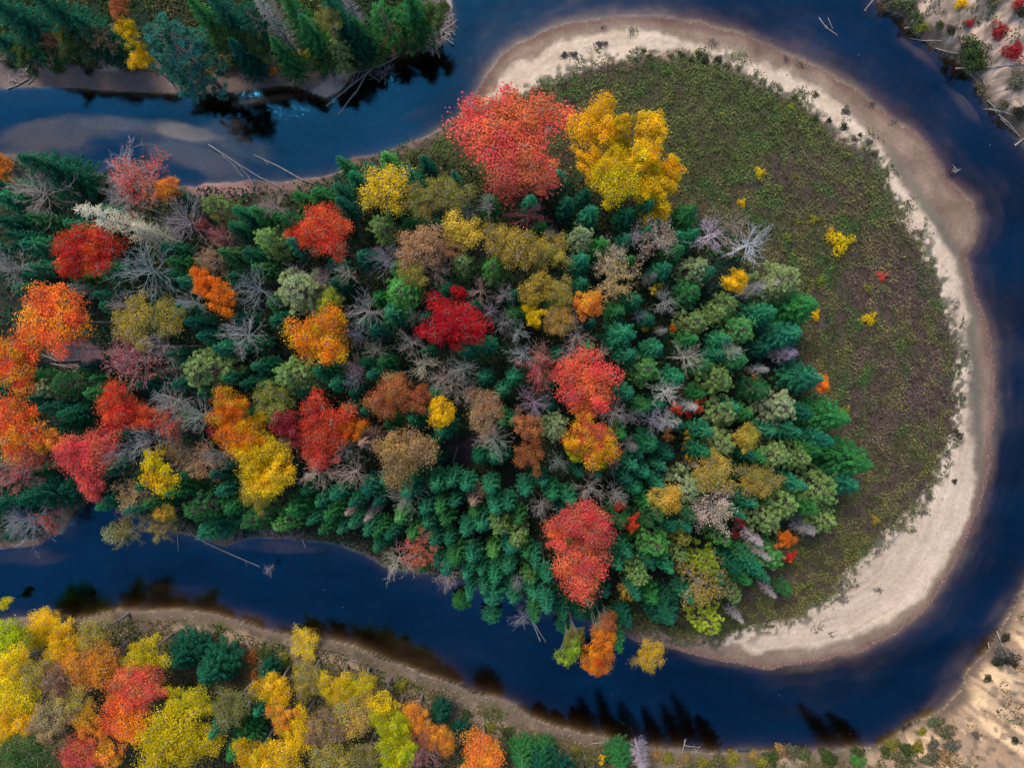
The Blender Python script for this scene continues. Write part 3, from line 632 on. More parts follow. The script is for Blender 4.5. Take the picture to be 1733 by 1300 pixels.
# ------------------------------------------------------------------ the trees one can tell apart: kind, x, y, radius, colour [, height] [| label]
LIST = """
full 868 222 86 coral 12 | huge coral red maple at the top of the peninsula beside the sand
full 880 290 55 coral 12 | coral red tree hanging below the huge coral maple, darker and looser
full 1008 212 43 gold 13 | golden yellow crown at the upper left of the big yellow cluster by the meadow
mid 1100 216 30 gold 12 | golden yellow crown at the upper right of the big yellow cluster by the meadow
mid 1052 214 20 gold 15 | small golden crown between the two upper crowns of the yellow cluster
mid 998 274 29 gold 11.5 | golden yellow crown on the left side of the big yellow cluster
full 1042 304 44 gold 15 | largest golden crown, at the lower left of the yellow cluster by the meadow
mid 1090 266 30 gold 15 | golden crown in the middle right of the big yellow cluster
mid 1128 288 30 gold 12 | golden yellow crown on the right rim of the big yellow cluster
mid 1100 320 33 gold 13.5
mid 1045 255 28 gold 12 | golden crown at the lower right of the big yellow cluster
mid 1110 360 24 gold 10 | small golden tree tucked under the lower edge of the yellow cluster
full 768 550 50 crimson 15 | brilliant crimson maple standing alone in the middle of the forest
mid 776 497 14 crimson 11 | small crimson tree touching the top of the crimson maple
full 545 572 52 oryel 15 | round orange and yellow maple left of the crimson maple
mid 560 513 22 ygreen 12 | yellow green tree touching the top of the round orange maple
full 152 425 50 red 15 | bright red maple at the far left near the pale dead spruce
full 95 540 62 redor 15 | large reddish orange maple at the left edge below the bright red maple
full 35 612 50 redor 14 | reddish orange tree at the left edge, below the large reddish orange maple
mid 350 480 24 orange 13 | bright orange tree, upper left end of the curved orange crown
mid 375 503 30 orange 13 | bright orange tree, lower end of the curved orange crown
half 357 437 24 tan | half bare tan tree just above the curved orange crown
thin 235 545 40 mustard 14 | mustard yellow tree right of the large ochre maple
thin 285 540 34 mustard 13 | mustard yellow tree with darker leaves beside the mustard tree
half 230 610 48 dullred 13 | dusky red half bare tree below the mustard trees
full 552 392 46 scarlet 14 | scarlet maple left of the yellow tree near the top bank
mid 515 398 24 scarlet 12 | scarlet lobe tree on the left side of the scarlet maple
thin 655 322 44 yellow 14 | yellow tree near the upper bank above the pale green pine
thin 715 345 32 olive 13 | olive yellow thin tree right of the yellow tree near the upper bank
thin 762 330 34 olive 12 | olive yellow thin tree with pale twigs, second right of the yellow upper tree
thin 712 420 40 tan 14 | tan leafed open tree between the scarlet maple and the mustard trees
half 760 420 24 tan 
thin 700 462 26 mustard
mid 785 397 36 mustard 12 | round mustard yellow tree right of the tan open tree
thin 852 412 38 mustard 13
thin 888 425 40 mustard 13
thin 930 425 32 mustard 12
mid 905 488 28 mustard 13
thin 945 495 26 mustard 13
mid 905 535 20 gold 12
thin 945 542 28 mustard 12
mid 995 515 26 ochre 12
half 1040 475 36 tan 12
half 1035 440 28 tanb 11
half 1115 405 34 tanb 12
mid 1247 476 22 gold 9 | small golden yellow tree on the right side between two pale fluffy trees
half 912 625 30 pink 13 | pinkish red half bare tree left of the coral and orange maple
full 990 645 54 coral 14 | coral and orange maple right of centre, above the multicoloured maple
mid 960 632 24 pink 13 
mid 985 692 24 ochre 12
full 1002 748 42 rainbow 15 | multicoloured maple, orange and pink in the middle and green round the rim
mid 1020 775 20 lemon 12 | lemon green lower rim beside the multicoloured maple
mid 978 765 18 lemon 12 
full 665 672 40 rust 14 | rust brown tree below left of the crimson maple
mid 710 670 24 rust 13
full 683 768 50 brown 15 | wide round brown tree at lower centre left
mid 745 697 26 gold 13 | golden tree between two brownish crowns under the crimson maple
thin 820 697 38 tan 13 | tan brown open tree right of the golden tree under the crimson maple
mid 892 720 27 rust 13 | upper of two rust brown trees left of the multicoloured maple
mid 895 772 29 rust 13 | lower of two rust brown trees left of the multicoloured maple
larch 620 747 24 buff 12 | buff feathery larch leaning beside the scarlet and orange maple
larch 803 846 19 buff 11 | small round buff larch among the spruces at lower centre
full 548 720 50 scarlet 14 | scarlet and orange maple right of the long golden crowns
mid 590 728 27 orange 12 | orange lobe tree at the right of the scarlet and orange maple
mid 490 720 32 dkred 13 | dark red tree left of the scarlet and orange maple
mid 545 770 30 coral 12
thin 465 680 35 ygreen 13 | yellow green tree above the long golden crowns
mid 445 706 16 gold 12
full 392 690 34 oryel 15 | golden orange tree at the top of the long golden crowns
mid 378 722 24 dkred 12
full 410 738 40 oryel 15
full 440 770 42 gold 15 | golden tree in the middle of the long golden crowns
full 462 805 38 gold 15
full 440 838 28 mustard 13 | mustard tree at the bottom end of the long golden crowns
full 990 885 46 pink 15 | pinkish red maple near the lower end of the forest, the upper of the pair
full 980 955 56 coral 14 | coral red maple near the lower end of the forest, the lower of the pair
mid 940 905 20 coral 13
pine 960 907 14 green 14
mid 1068 885 15 scarlet 10
mid 1048 857 10 scarlet 9
thin 1205 800 36 mustard 12
mid 1125 846 30 mustard 12 | round mustard and tan tree right of the pinkish red maple
half 1205 862 42 tanb 12 | pale brown half bare tree with white limbs at lower right
thin 1280 812 36 mustard 11
mid 1262 740 24 mustard 10 | round mustard tree among pines on the right
half 1185 990 40 mustard 12 | mustard half bare tree with pale limbs at the lower right edge
mid 1015 1090 24 oryel 17 | orange and yellow tree leaning over the river at the lower tip of the forest, 
mid 1022 1062 20 rust 15
spruce 982 1040 19 dark 7
spruce 1012 1048 19 dark 7
spruce 1000 1022 18 teal 7
spruce 955 1062 16 teal 7
spruce 1040 1052 17 dark 7
mid 1028 1045 15 rust 12
mid 1016 1078 20 ochre 16
mid 972 1075 17 olive 15
pine 1046 1070 13 green 14
mid 1012 1118 28 orange 17 | orange tree standing lowest over the river
mid 965 1098 22 ygreen 18 | yellow green tree beside the orange tree over the river
thin 1100 1108 27 yellow 9 | loose yellow tree over the water, its leaves thinly scattered
mid 1388 648 16 orange 8 | small bright orange tree at the meadow edge on the right
mid 1326 912 17 orange 8 | small orange tree at the lower right forest edge
sapling 1333 940 12 red 5 | small red sapling below the small orange tree at lower right
sapling 1250 882 11 dkred 5
sapling 1243 903 9 dkred 5
sapling 1180 686 15 scarlet 7
sapling 1143 690 11 scarlet 7
sapling 1165 700 9 dkred 6
sapling 1108 490 12 mustard 7
sapling 1090 556 8 gold 5
sapling 1138 556 8 orange 5
sapling 1163 735 9 gold 5
sapling 1162 755 9 orange 5
sapling 1168 773 9 gold 5
sapling 1130 735 13 rust 7
sapling 1242 545 9 gold 5
sapling 1275 518 9 rust 5
sapling 1277 640 8 rust 5
sapling 375 370 10 scarlet 8
mid 345 385 15 dullred 9
half 375 400 22 dullred 11
half 235 302 46 coral 12 | grey twigged tree with coral and orange leaves standing by the upper river at left
mid 285 320 22 ochre 11
mid 8 285 22 ochre 12
full 35 722 50 redor 14 | red and orange maple at the left edge, lower half
mid 85 745 26 ochre 13
half 60 770 30 coral 12
half 30 800 34 dullred 11
full 155 765 48 pink 15 | pinkish crimson maple at lower left
mid 160 815 26 pink 13
full 205 690 38 scarlet 14 | scarlet tree above the pinkish crimson maple
mid 245 705 28 scarlet 13
half 285 715 28 coral 13
mid 272 800 36 gold 13 | round golden tree right of the pinkish crimson maple
half 345 785 30 tan 12
half 305 765 26 brown 12
half 80 872 26 coral 10
bare 30 895 24 slate 8
bare 105 885 20 slate 8
spruce 50 860 20 dark 9
spruce 20 905 18 dark 7
half 225 840 30 tan 12
mid 282 870 18 mustard 11
half 270 895 20 mustard 10
half 215 900 28 olive 10
half 708 932 30 coral 12 | coral half bare tree at the lower bank above the river
sapling 650 530 8 olive
half 1060 1000 14 gold 8
bare 210 292 48 violet 13
bare 60 322 46 grey 13
bare 245 455 52 slate 15 | wide slate grey bare tree right of the bright red maple
bare 212 515 30 violet
bare 270 585 36 grey
bare 322 510 24 violet
bare 410 567 34 grey
bare 430 488 38 slate 14
bare 15 452 38 violet
bare 310 372 38 violet
bare 205 335 30 grey
bare 460 345 26 tanb
bare 500 462 20 slate
bare 545 468 20 violet
bare 585 462 20 grey
bare 575 420 20 grey
bare 652 437 30 violet
bare 738 458 28 tanb 12 | pale brown starburst bare tree below the tan open tree
bare 618 525 32 violet
bare 602 566 22 violet
bare 812 490 24 tanb
bare 852 498 20 violet
bare 850 545 22 grey
bare 830 525 16 grey
bare 695 580 24 grey
bare 635 592 20 grey
bare 600 622 20 tanb
bare 602 642 18 grey
bare 716 617 28 tanb
bare 782 625 26 grey
bare 748 640 24 tanb
bare 766 652 32 tanb 13
bare 795 660 24 slate
bare 825 345 18 grey
bare 792 362 16 slate
bare 895 362 28 dullred
bare 930 395 14 slate
bare 975 568 30 tanb
bare 877 563 20 grey
bare 885 600 24 grey
bare 915 602 22 tanb
bare 965 600 26 violet
bare 1020 595 14 tanb
bare 1127 510 24 grey
bare 1085 535 12 slate
bare 1165 605 28 tanb
bare 1203 395 34 white 11 | whitish bare tree at the right, left of the second pale bare tree by the meadow
bare 1270 413 34 white 11 | whitish feathery bare tree right next to the meadow
bare 1245 378 20 tanb 9
bare 1075 400 14 white
bare 905 682 28 violet
bare 1040 700 24 violet
bare 1068 705 16 slate
bare 1130 664 24 white
bare 1105 712 24 violet
bare 1127 712 20 white
bare 945 782 20 slate
bare 1035 780 20 slate
bare 1000 828 28 grey
bare 1045 838 22 grey
bare 917 857 22 grey 12 | star shaped grey bare tree standing alone among spruces left of the pinkish red maple
bare 1065 755 16 slate
bare 480 757 32 grey
bare 585 762 26 grey
bare 535 802 28 tanb
bare 594 802 28 tanb
bare 685 840 32 violet
bare 835 745 30 grey
bare 290 680 42 slate 14
bare 250 745 46 slate 14 | wide slate grey bare tree right of the pinkish crimson maple
bare 205 770 24 grey
bare 335 705 38 slate
bare 45 880 42 slate
bare 130 590 24 slate
bare 370 770 26 slate
bare 672 952 30 tanb
bare 760 978 24 tanb
bare 885 1045 24 violet
bare 1240 595 16 grey
bare 875 985 14 grey
bare 455 965 10 grey
bare 700 535 14 slate
bare 965 672 14 grey
bare 100 1050 18 buff
dead 205 378 34 white 19 | long whitish dead spruce pointing left above the bright red maple
dead 262 395 24 white 12
dead 145 490 18 slate 12
dead 1165 686 18 white 8
dead 1138 712 16 white 9
dead 1120 560 10 slate 7
dead 1275 490 20 slate 9
dead 1298 483 22 grey 11
dead 1325 597 22 violet 9
dead 1240 592 12 grey 7
dead 1285 625 14 slate 7
dead 1268 905 16 grey 11 | grey dead spruce lying over the lower right forest edge
dead 1280 930 14 grey 11
dead 1357 890 20 slate 9
dead 1100 470 14 slate 9
dead 600 858 15 tanb 10
dead 630 868 15 grey 10
dead 610 880 12 tanb 10
dead 1172 783 12 tanb 7
dead 1075 405 10 white 8
dead 1245 1040 12 grey 7
dead 1300 1000 12 grey 6
dead 1065 750 10 slate
pine 503 490 44 palep 14 | large greyish olive pine upper left of the round orange maple
pine 680 492 34 bright 13 | fresh green pine between the tan tree and the crimson maple
pine 835 452 26 bright 12
pine 785 446 23 lightp 12
pine 645 382 24 lightp 12
pine 345 625 44 lightp 14 | pale green pine at left, below the bare trees
pine 490 635 32 lightp 13
pine 985 400 24 palep 12
pine 940 725 26 palep 12
pine 1093 625 28 bright 12
pine 1215 642 32 lightp 11
pine 1175 545 26 lightp 10
pine 1180 455 28 palep 10
pine 1165 495 27 green 10
pine 1252 558 30 bright 10
pine 1232 515 22 lightp 9
pine 1212 530 20 lightp 9
pine 1325 475 36 palep 12 | large greyish olive pine on the right forest edge beside the meadow
pine 1225 700 30 lightp 11
pine 1220 750 30 lightp 11
pine 1320 690 34 palep 11
pine 1312 770 30 lightp 11
pine 1352 775 26 lightp 11
pine 1330 852 30 lightp 10
pine 1390 830 36 lightp 11
pine 1298 880 32 lightp 10
pine 1393 880 26 lightp 9
pine 1160 828 34 palep 12
pine 1108 920 34 bright 12 | fresh green star shaped pine right of the lower coral red maple
pine 1222 912 20 bright 10
pine 1195 955 27 ygreen 11
pine 1080 975 24 lightp 11
pine 1305 945 26 bright 9
pine 1200 1055 28 ygreen 9
pine 1240 1005 20 lightp 9
pine 1050 878 22 green 11
pine 1000 985 18 ygreen 11
pine 898 975 18 bright 12
pine 845 890 22 lightp 12
pine 875 910 22 lightp 12
pine 1095 880 16 green
pine 1110 870 16 green
pine 1165 870 16 green
pine 455 405 28 lightp 13
pine 495 375 22 green 13
pine 365 350 26 lightp 13
pine 1285 660 22 green 11
pine 1190 620 20 green 10
pine 1330 1000 14 green 6
pine 430 880 26 green 12
pine 480 885 22 bright 11
pine 340 860 34 green 12
pine 185 905 18 palep 9
pine 120 650 30 green 13
pine 85 655 26 palep 12
pine 1255 940 20 green 9
pine 1150 940 18 lightp 10
pine 1155 910 20 olive 10
fir 1352 520 40 green 13 | large mid green fir pointing right into the meadow below the greyish olive pine
fir 1365 640 32 teal 12
fir 1405 705 38 green 13 | mid green fir pointing right into the meadow, middle of the edge
fir 1440 780 42 green 13 | widest mid green fir reaching furthest right into the meadow
fir 1425 815 34 teal 11
fir 1330 565 34 teal 12
fir 1290 530 28 teal 12
fir 1125 1035 36 dark 11 | dark green fir at the lower shore right of the orange river trees
fir 1160 365 28 green 13
fir 1165 400 22 teal 12
fir 85 285 46 dark 15
pine 290 70 54 blue 17 | large airy blue green pine at the top left bank, leaning outward
pine 310 115 30 blue 12
fir 360 895 32 teal 11
fir 80 835 40 dark 14
fir 210 835 30 dark 12
fir 310 1110 38 dark 10 | dark green round fir at the edge of the lower left grove
fir 360 1135 40 dark 11
fir 375 1225 26 teal 13
fir 405 1262 30 green 13
pine 430 30 34 dark 13
fir 480 90 28 green 12
fir 530 60 34 green 14
fir 570 25 34 dark 14
pine 570 85 26 lightp 9
fir 605 60 28 dark 12
pine 650 30 34 green 13
pine 690 60 24 lightp 8
fir 700 20 34 green 13
fir 380 20 34 dark 15
fir 410 90 28 dark 11
fir 350 30 30 green 14
fir 30 30 44 dark 14
fir 100 20 42 dark 15
fir 160 55 34 dark 12
pine 60 75 24 green 8
fir 15 75 26 dark 9
fir 610 55 24 green
fir 500 20 30 green 15
full 440 75 26 leafg 8
full 385 60 28 leafg 9
mid 640 88 22 leafg 7
mid 700 45 24 leafg 8
mid 735 22 22 leafg 8
full 600 100 24 leafg 6
mid 545 100 20 leafg 7
full 130 75 26 leafg 8
mid 40 90 20 leafg 7
mid 660 60 20 olive 8
thin 560 40 24 olive 12
mid 220 55 22 gold 11 | golden yellow tree on the top left bank, the upper of two
mid 243 100 20 gold 9 | golden yellow tree on the top left bank, the lower one near the shore
mid 205 20 20 rust 11
half 165 60 22 brown 9
mid 110 60 16 olive 8
half 85 70 18 rust 7
dead 470 45 28 slate 15 | tall slate grey dead spruce on the top bank
dead 525 52 16 slate 11
dead 595 12 18 slate 12
bare 465 15 20 grey 13
full 15 1090 42 lemon 13
full 25 1130 34 yellow 12
full 75 1065 34 gold 12
full 112 1090 34 gold 12
thin 165 1075 34 mustard 12
full 160 1130 42 ochre 13
full 245 1112 34 yellow 12
thin 60 1140 34 mustard 12
full 30 1175 38 yellow 12
thin 105 1150 34 brown 12
thin 130 1190 30 mustard 12
full 30 1220 40 gold 12
thin 90 1215 36 tan 13
full 50 1275 48 leafg 13 | round mid green leafy tree in the lower left corner
thin 105 1255 28 brown 12
full 235 1160 42 coral 13 | coral tree in the lower left grove, the upper of the coral group
full 215 1215 44 redor 13 | reddish orange tree in the lower left grove, middle of the coral group
mid 155 1225 28 ochre 12
full 140 1278 36 coral 13
mid 185 1275 26 ochre 12
full 315 1193 36 yellow 12
full 280 1255 56 yellow 14 | large yellow tree at the bottom edge beside the coral group
full 335 1255 36 yellow 13
thin 395 1195 38 olive 12
full 430 1285 34 gold 13
thin 515 1090 27 yellow 8 | lone yellow tree standing on the bare lower bank
full 463 1168 32 gold 11
thin 520 1152 30 mustard 10
mid 480 1215 24 ochre 12
full 505 1235 32 gold 12
thin 550 1235 38 brown 12
full 475 1282 40 gold 13
full 568 1165 28 yellow 11
full 607 1170 30 yellow 11
thin 600 1210 40 mustard 12
mid 645 1195 28 yellow 12
full 665 1232 34 lemon 13 | lemon green tree near the bottom edge, the upper one
full 672 1278 34 lemon 13 | lemon green tree near the bottom edge, the lower one
full 703 1220 28 ochre 11 | ochre orange tree right of the lemon green trees
full 742 1250 27 ochre 11
half 712 1272 32 dullred 12
full 815 1285 42 ochre 12 | ochre orange tree at the bottom edge, the last bright crown to the right
thin 560 1285 40 mustard 13
thin 620 1280 34 olive 12
spruce 745 1212 20 dark 8
spruce 778 1250 20 dark 8
fir 885 1285 28 green 7
fir 920 1282 26 green 6
fir 1050 1286 26 green 6
spruce 440 1200 20 teal 11
spruce 450 1140 18 dark 8
dead 1085 1285 22 grey 8 | grey dead conifer at the bottom edge beside the shore
sapling 955 1284 13 gold 3
sapling 1018 1285 9 gold 2.5
mid 8 1022 12 yellow 11
"""
# spruces picked out one by one: x, y, radius, colour letter
SPR = """592 695 19 t;620 694 14 t;660 717 18 g;750 727 20 t;735 748 15 d;700 706 17 t;850 712 19 g;868 712 14 t;840 769 22 t;812 775 18 d;545 848 18 t;570 836 17 t;520 828 15 t;
500 860 22 g;560 870 18 g;625 827 18 t;690 830 20 t;655 812 16 t;740 820 19 t;765 815 16 t;790 822 19 t;830 826 18 t;805 868 16 g;755 880 18 g;815 886 21 t;790 897 17 t;700 905 20 g;625 897 17 t;
678 876 17 b;600 850 14 t;800 942 18 t;835 935 16 b;770 945 17 g;755 962 17 t;865 925 20 t;470 790 14 d;500 412 21 t;615 435 21 t;665 530 23 t;470 542 18 t;650 612 19 g;545 625 20 t;825 585 18 t;
790 592 16 t;425 580 16 t;405 540 18 t;330 545 16 d;350 570 17 t;378 590 18 t;320 478 17 t;300 445 18 g;290 420 15 d;70 370 20 g;130 382 18 t;55 415 22 t;75 455 18 t;30 400 20 d;60 470 18 d;
897 342 18 t;945 298 18 t;912 280 17 t;1062 362 18 t;1096 348 15 t;1108 378 14 t;1094 391 15 t;1060 405 17 t;1018 415 18 g;985 440 18 t;1145 400 16 t;1145 425 18 g;1065 440 15 g;
985 480 19 t;1045 527 22 g;1075 508 20 t;1055 566 24 t;995 590 18 g;1110 590 20 t;1065 600 20 t;1125 455 18 t;1200 460 16 t;875 530 17 g;1170 575 17 g;1225 575 17 t;1215 600 18 t;1250 610 18 g;
1088 690 19 g;1062 665 20 t;1048 735 18 g;1100 752 20 t;1090 800 16 t;1070 787 15 t;890 830 20 t;935 836 17 t;918 815 16 t;965 846 17 t;1075 826 18 t;1095 850 17 g;1155 862 15 t;878 878 16 g;
1240 690 18 t;1262 700 16 g;1285 775 16 g;1270 770 15 t;1300 730 18 t;1340 730 18 t;1395 745 20 t;1375 762 17 g;1360 700 18 d;1145 640 17 t;1150 720 14 d;1195 730 15 t;1190 765 17 t;
1060 935 15 t;1045 955 15 t;1075 1005 14 t;905 1003 18 t;870 1010 18 t;835 1010 22 t;780 1020 16 g;832 1043 18 t;860 960 18 t;838 978 17 t;905 950 16 t;890 935 15 g;935 1022 17 d;952 1040 15 t;1060 1052 16 d;
600 300 20 t;580 275 16 g;625 285 18 t;655 268 16 b;690 290 15 t;700 300 16 t;575 320 18 t;540 330 20 g;580 345 17 d;510 335 18 g;720 275 15 d;770 300 14 t;830 340 14 g;990 330 18 d;960 345 17 d;1000 360 17 t;
440 360 18 g;410 360 16 t;400 385 17 t;425 430 18 d;440 455 17 g;385 430 16 g;570 480 16 d;635 560 16 d;720 540 16 d;800 520 16 d;870 500 14 d;1000 545 14 d;870 640 16 t;850 660 15 t;820 640 16 d;
720 595 13 d;660 640 14 t;570 650 16 t;600 665 14 d;630 635 13 t;440 620 17 t;455 650 16 g;420 650 17 d;390 640 17 t;300 600 16 d;155 620 16 d;170 640 17 g;180 500 16 d;165 665 22 g;120 700 20 d;
90 690 18 d;250 650 20 d;310 650 18 d;350 665 16 t;320 800 18 t;300 830 20 g;250 820 18 d;230 860 18 t;260 850 18 g;380 830 20 t;395 860 20 g;370 800 17 d;180 855 18 t;20 850 22 d;120 825 20 d;
640 850 15 d;720 860 17 t;745 860 15 g;770 850 15 t;860 855 16 t;840 860 15 t;980 800 14 d;1010 800 13 t;1120 790 15 t;1130 770 16 d;1080 770 14 d;1115 820 15 t;1060 810 14 d;955 870 14 d;
1135 890 16 d;1160 890 14 t;1270 850 16 t;1250 870 15 t;1350 820 17 t;1370 860 17 g;1275 960 18 t;1260 980 16 g;1290 975 16 t;1240 960 16 d;1165 1010 14 t;1100 955 14 d;1130 960 15 t;1215 980 15 t;
660 905 15 t;640 900 14 g;725 885 15 t;735 915 15 t;600 885 14 t;580 895 14 t;550 895 14 g;530 880 15 t;640 925 12 t;760 915 15 t;740 950 14 t;715 960 13 g;790 970 15 t;815 965 15 t;820 995 16 t;795 1005 14 t"""
for ln in LIST.strip().splitlines():
    lab = None
    if '|' in ln: ln, lab = ln.split('|'); lab = lab.strip()
    q = ln.split()
    tree(q[0], float(q[1]), float(q[2]), float(q[3])*(1.04 if float(q[2]) > 1040 and float(q[1]) < 870 else .97 if q[0] == 'full' else 1.0 if q[0] == 'mid' else 1.0), q[4], (float(q[5])*(.76 if float(q[2]) > 1040 and float(q[1]) < 870 else 1)) if len(q) > 5 else None, lab)
SC = {'t': 'teal', 'g': 'green', 'd': 'dark', 'b': 'bright'}
for it in SPR.replace('\n', '').split(';'):
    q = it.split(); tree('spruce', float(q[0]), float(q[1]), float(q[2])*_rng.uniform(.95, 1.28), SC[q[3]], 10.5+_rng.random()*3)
# tall trunks leaning into view at the lower tip: crown far out over the river, foot well inside the wood
for px, py, r, c in [(1045, 1090, 15, 'green'), (905, 1040, 16, 'green'), (925, 1025, 16, 'teal')]:
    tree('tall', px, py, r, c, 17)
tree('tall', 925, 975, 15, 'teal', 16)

# lower trees filling the gaps between them
fr = np.random.RandomState(5)
occ = [(q['px'], q['py'], q['r']) for q in TREES]
pts = [(q['x'], q['y']) for q in TREES if q['kind'] in ('spruce', 'fir', 'pine', 'tall')]
nfill = 0
for _ in range(14000):
    if nfill >= 66: break
    u, v = fr.uniform(-40, 1400), fr.uniform(270, 1040)
    if sdist(np.array([u]), np.array([v]), FOREST)[0] < 4: continue
    h = fr.uniform(7.0, 10.0); x, y = P(u, v, h*.8)
    gu, gv = proj(x, y, 0)
    if sdist(np.array([gu]), np.array([gv]), FOREST)[0] < 0: continue
    if any((x-a)**2+(y-b)**2 < 2.3**2 for a, b in pts): continue
    if any(math.hypot(u-a, v-b) < r_*.75 for a, b, r_ in occ): continue
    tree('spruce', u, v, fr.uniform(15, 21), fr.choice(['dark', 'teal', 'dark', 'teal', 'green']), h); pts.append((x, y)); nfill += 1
# the conifers just outside the lower edge whose dark mirror images stand in the river
for px, py, h in [(915,1262,9),(945,1270,8),(1005,1292,15),(1045,1298,19),(1085,1304,16),(1130,1308,15),(1170,1310,16),(1200,1308,19),(1225,1302,12),(1450,1312,16),(1485,1304,12),(985,1290,12)]:
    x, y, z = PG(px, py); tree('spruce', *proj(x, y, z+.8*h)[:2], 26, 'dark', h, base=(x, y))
print('TREES', len(TREES), 'fill', nfill, {k: sum(1 for q in TREES if q['kind'] == k) for k in LIB})
# ------------------------------------------------------------------ shrubs on the open ground: one mesh each, copied
def shrub_mesh(seed, n=900, R=1.0, h=1.1):
    rng = np.random.RandomState(seed); d = rng.normal(size=(n, 3)); d /= np.linalg.norm(d, axis=1, keepdims=True); d[:, 2] = np.abs(d[:, 2])
    lob = 1+.3*np.sin(3*np.arctan2(d[:, 1], d[:, 0])+seed)+.15*np.sin(5*np.arctan2(d[:, 1], d[:, 0])+2*seed)
    p = d*[R, R, h]*(.35+.65*rng.rand(n, 1)**.5)*lob[:, None]
    V, F = leaves(p, d + [0, 0, .5] + rng.normal(size=(n, 3))*.4, .15*(.6+.8*rng.rand(n)), rng, .7)
    st_ = [np.concatenate([[0, 0, -.1], q, [.03, .012]]) for q in p[:14]]
    V2, F2 = prisms(st_, 3)
    me = new_mesh('shrub', *join((V, F), (V2, F2)), M_LEAF, lvattr(len(F)+len(F2), rng)); return me
SHM = [shrub_mesh(k) for k in range(5)]
SHRUBS = []
def shrub(px, py, r, colour, label=None, flat=.8):
    x, y, z = PG(px, py); rw = r*(CAM_H-z)/FPX
    o = link_mesh('shrub', SHM[_rng.randrange(5)], None, (x, y, z-.03)); o.scale = (rw, rw, rw*flat); o.rotation_euler[2] = _rng.random()*6.28
    c1, c2, word = PAL[colour]; o.color = (*[v*_rng.uniform(.85, 1.15) for v in c1], 1); o['second_colour'] = tuple(c2)
    SHRUBS.append(dict(o=o, kind='shrub', px=px, py=py, r=r, word=word, noun='shrub', cat='shrub', label=label, x=x, y=y, col=colour))
SH = """1420 412 21 yellow|wide yellow shrub standing alone in the meadow
1405 394 9 gold|
1285 293 10 gold|small round golden shrub in the upper meadow
1345 298 6 olive|
1255 343 8 gold|
1490 468 10 coral|single coral red bush in the meadow
1470 540 12 gold|golden bush in the middle of the right meadow
1378 533 10 gold|golden bush beside the tip of the large fir
1375 372 10 olive|
1350 376 6 olive|
1333 403 7 olive|
1388 475 9 ygreen|
1470 488 9 olive|
1480 880 8 mustard|
1425 700 14 olive|
1690 52 15 dkred|dark red round shrub on the sandy slope at top right
1712 88 17 dkred|dark red spreading shrub on the sandy slope above the white log
1722 84 8 scarlet|
1627 5 11 gold|golden shrub on the top edge of the sandy slope
1640 38 8 dkred|
1725 5 12 dkred|
1643 85 24 sgreen|
1650 105 22 sgreen|
1610 50 9 sdark|
1592 42 8 sgreen|
1558 45 12 olive|
1550 30 16 spale|
1535 8 18 spale|
1505 5 14 spale|
1720 140 16 sgrey|
1725 190 14 sdark|
1700 175 9 spale|
1660 150 12 spale|
1728 20 10 sdark|
1680 5 12 spale|
1702 1081 9 sdark|
1700 1108 16 sgrey|
1712 1118 14 sdark|
1690 1122 12 sdark|
1672 1150 8 sdark|
1652 1245 8 sgrey|
1718 1255 8 sdark|
1600 1240 16 spale|
1585 1225 14 spale|
1610 1265 14 sgrey|
1580 1262 12 sgrey|
1598 1285 18 brown|
1575 1285 16 spale|
1560 1240 9 olive|
1553 1265 12 olive|
1535 1270 14 sgreen|
1510 1262 14 olive|
1500 1275 12 sgreen|
1525 1285 16 spale|
1450 1290 14 bright|bright green round shrub at the bottom edge left of the sand slope
1450 1275 12 sgreen|
1398 1280 14 sgreen|
1405 1290 12 sgreen|
1360 1278 14 spale|
1340 1272 15 spale|
1320 1272 14 brown|
1305 1283 14 sgreen|
1290 1290 12 olive|
1275 1280 10 brown|
1240 1285 14 olive|
1215 1290 16 spale|
1190 1295 14 olive|
1160 1285 10 brown|
1130 1285 12 olive|
1110 1280 10 brown|
975 1270 9 olive|
935 1275 10 olive|
925 1258 8 olive|
900 1258 8 mustard|
1035 1268 6 gold|
860 1240 12 sgreen|
830 1232 10 olive|
790 1210 10 sgreen|
680 1162 12 olive|
480 1120 14 olive|
450 1110 14 sgreen|
425 1115 14 rust|
430 1145 10 rust|
500 1135 9 mustard|
400 1090 8 olive|
505 95 11 mustard|
520 90 8 gold|
480 115 10 mustard|
460 120 8 ochre|
643 45 5 orange|
685 46 6 gold|
625 75 5 gold|
440 110 12 sgreen|
590 92 12 olive|
620 100 14 spale|
650 85 14 spale|
680 80 16 spale|
700 70 14 spale|
715 45 12 sgreen|
740 25 12 spale|
750 10 12 sgreen|
390 110 14 sgreen|
350 125 12 olive|
340 100 10 sgreen|
30 55 10 olive|
70 60 10 olive|
130 100 12 sgreen|
150 118 10 sdark|
20 105 12 sdark|
110 95 9 olive|
55 120 10 spale|
160 100 14 sgreen|
100 115 10 sgreen|
1152 92 6 sgreen|
1183 93 7 sdark|
1192 103 9 sdark|
1215 102 8 sdark|
1098 95 6 sgreen|
1090 86 4 sgreen|
1135 95 5 spale|
1230 112 7 spale|
1250 115 6 spale|
1170 100 6 sdark|
955 92 5 sdark|
972 92 6 sgrey|
1015 74 6 sgrey|
1025 73 4 sgrey|
1431 187 8 sgrey|
1428 215 7 sdark|
1403 203 5 sdark|
1345 165 6 sgreen|
1338 182 8 ygreen|
1380 200 6 sgreen|
1445 235 6 sgrey|
1455 228 4 sdark|
1470 240 6 sgrey|
1615 815 5 sdark|
1618 729 4 sdark|
1622 736 5 sdark|
1626 742 3 sdark|
1572 842 6 sgrey|
1380 160 6 spale|
1480 260 7 spale|
1500 295 6 spale|"""
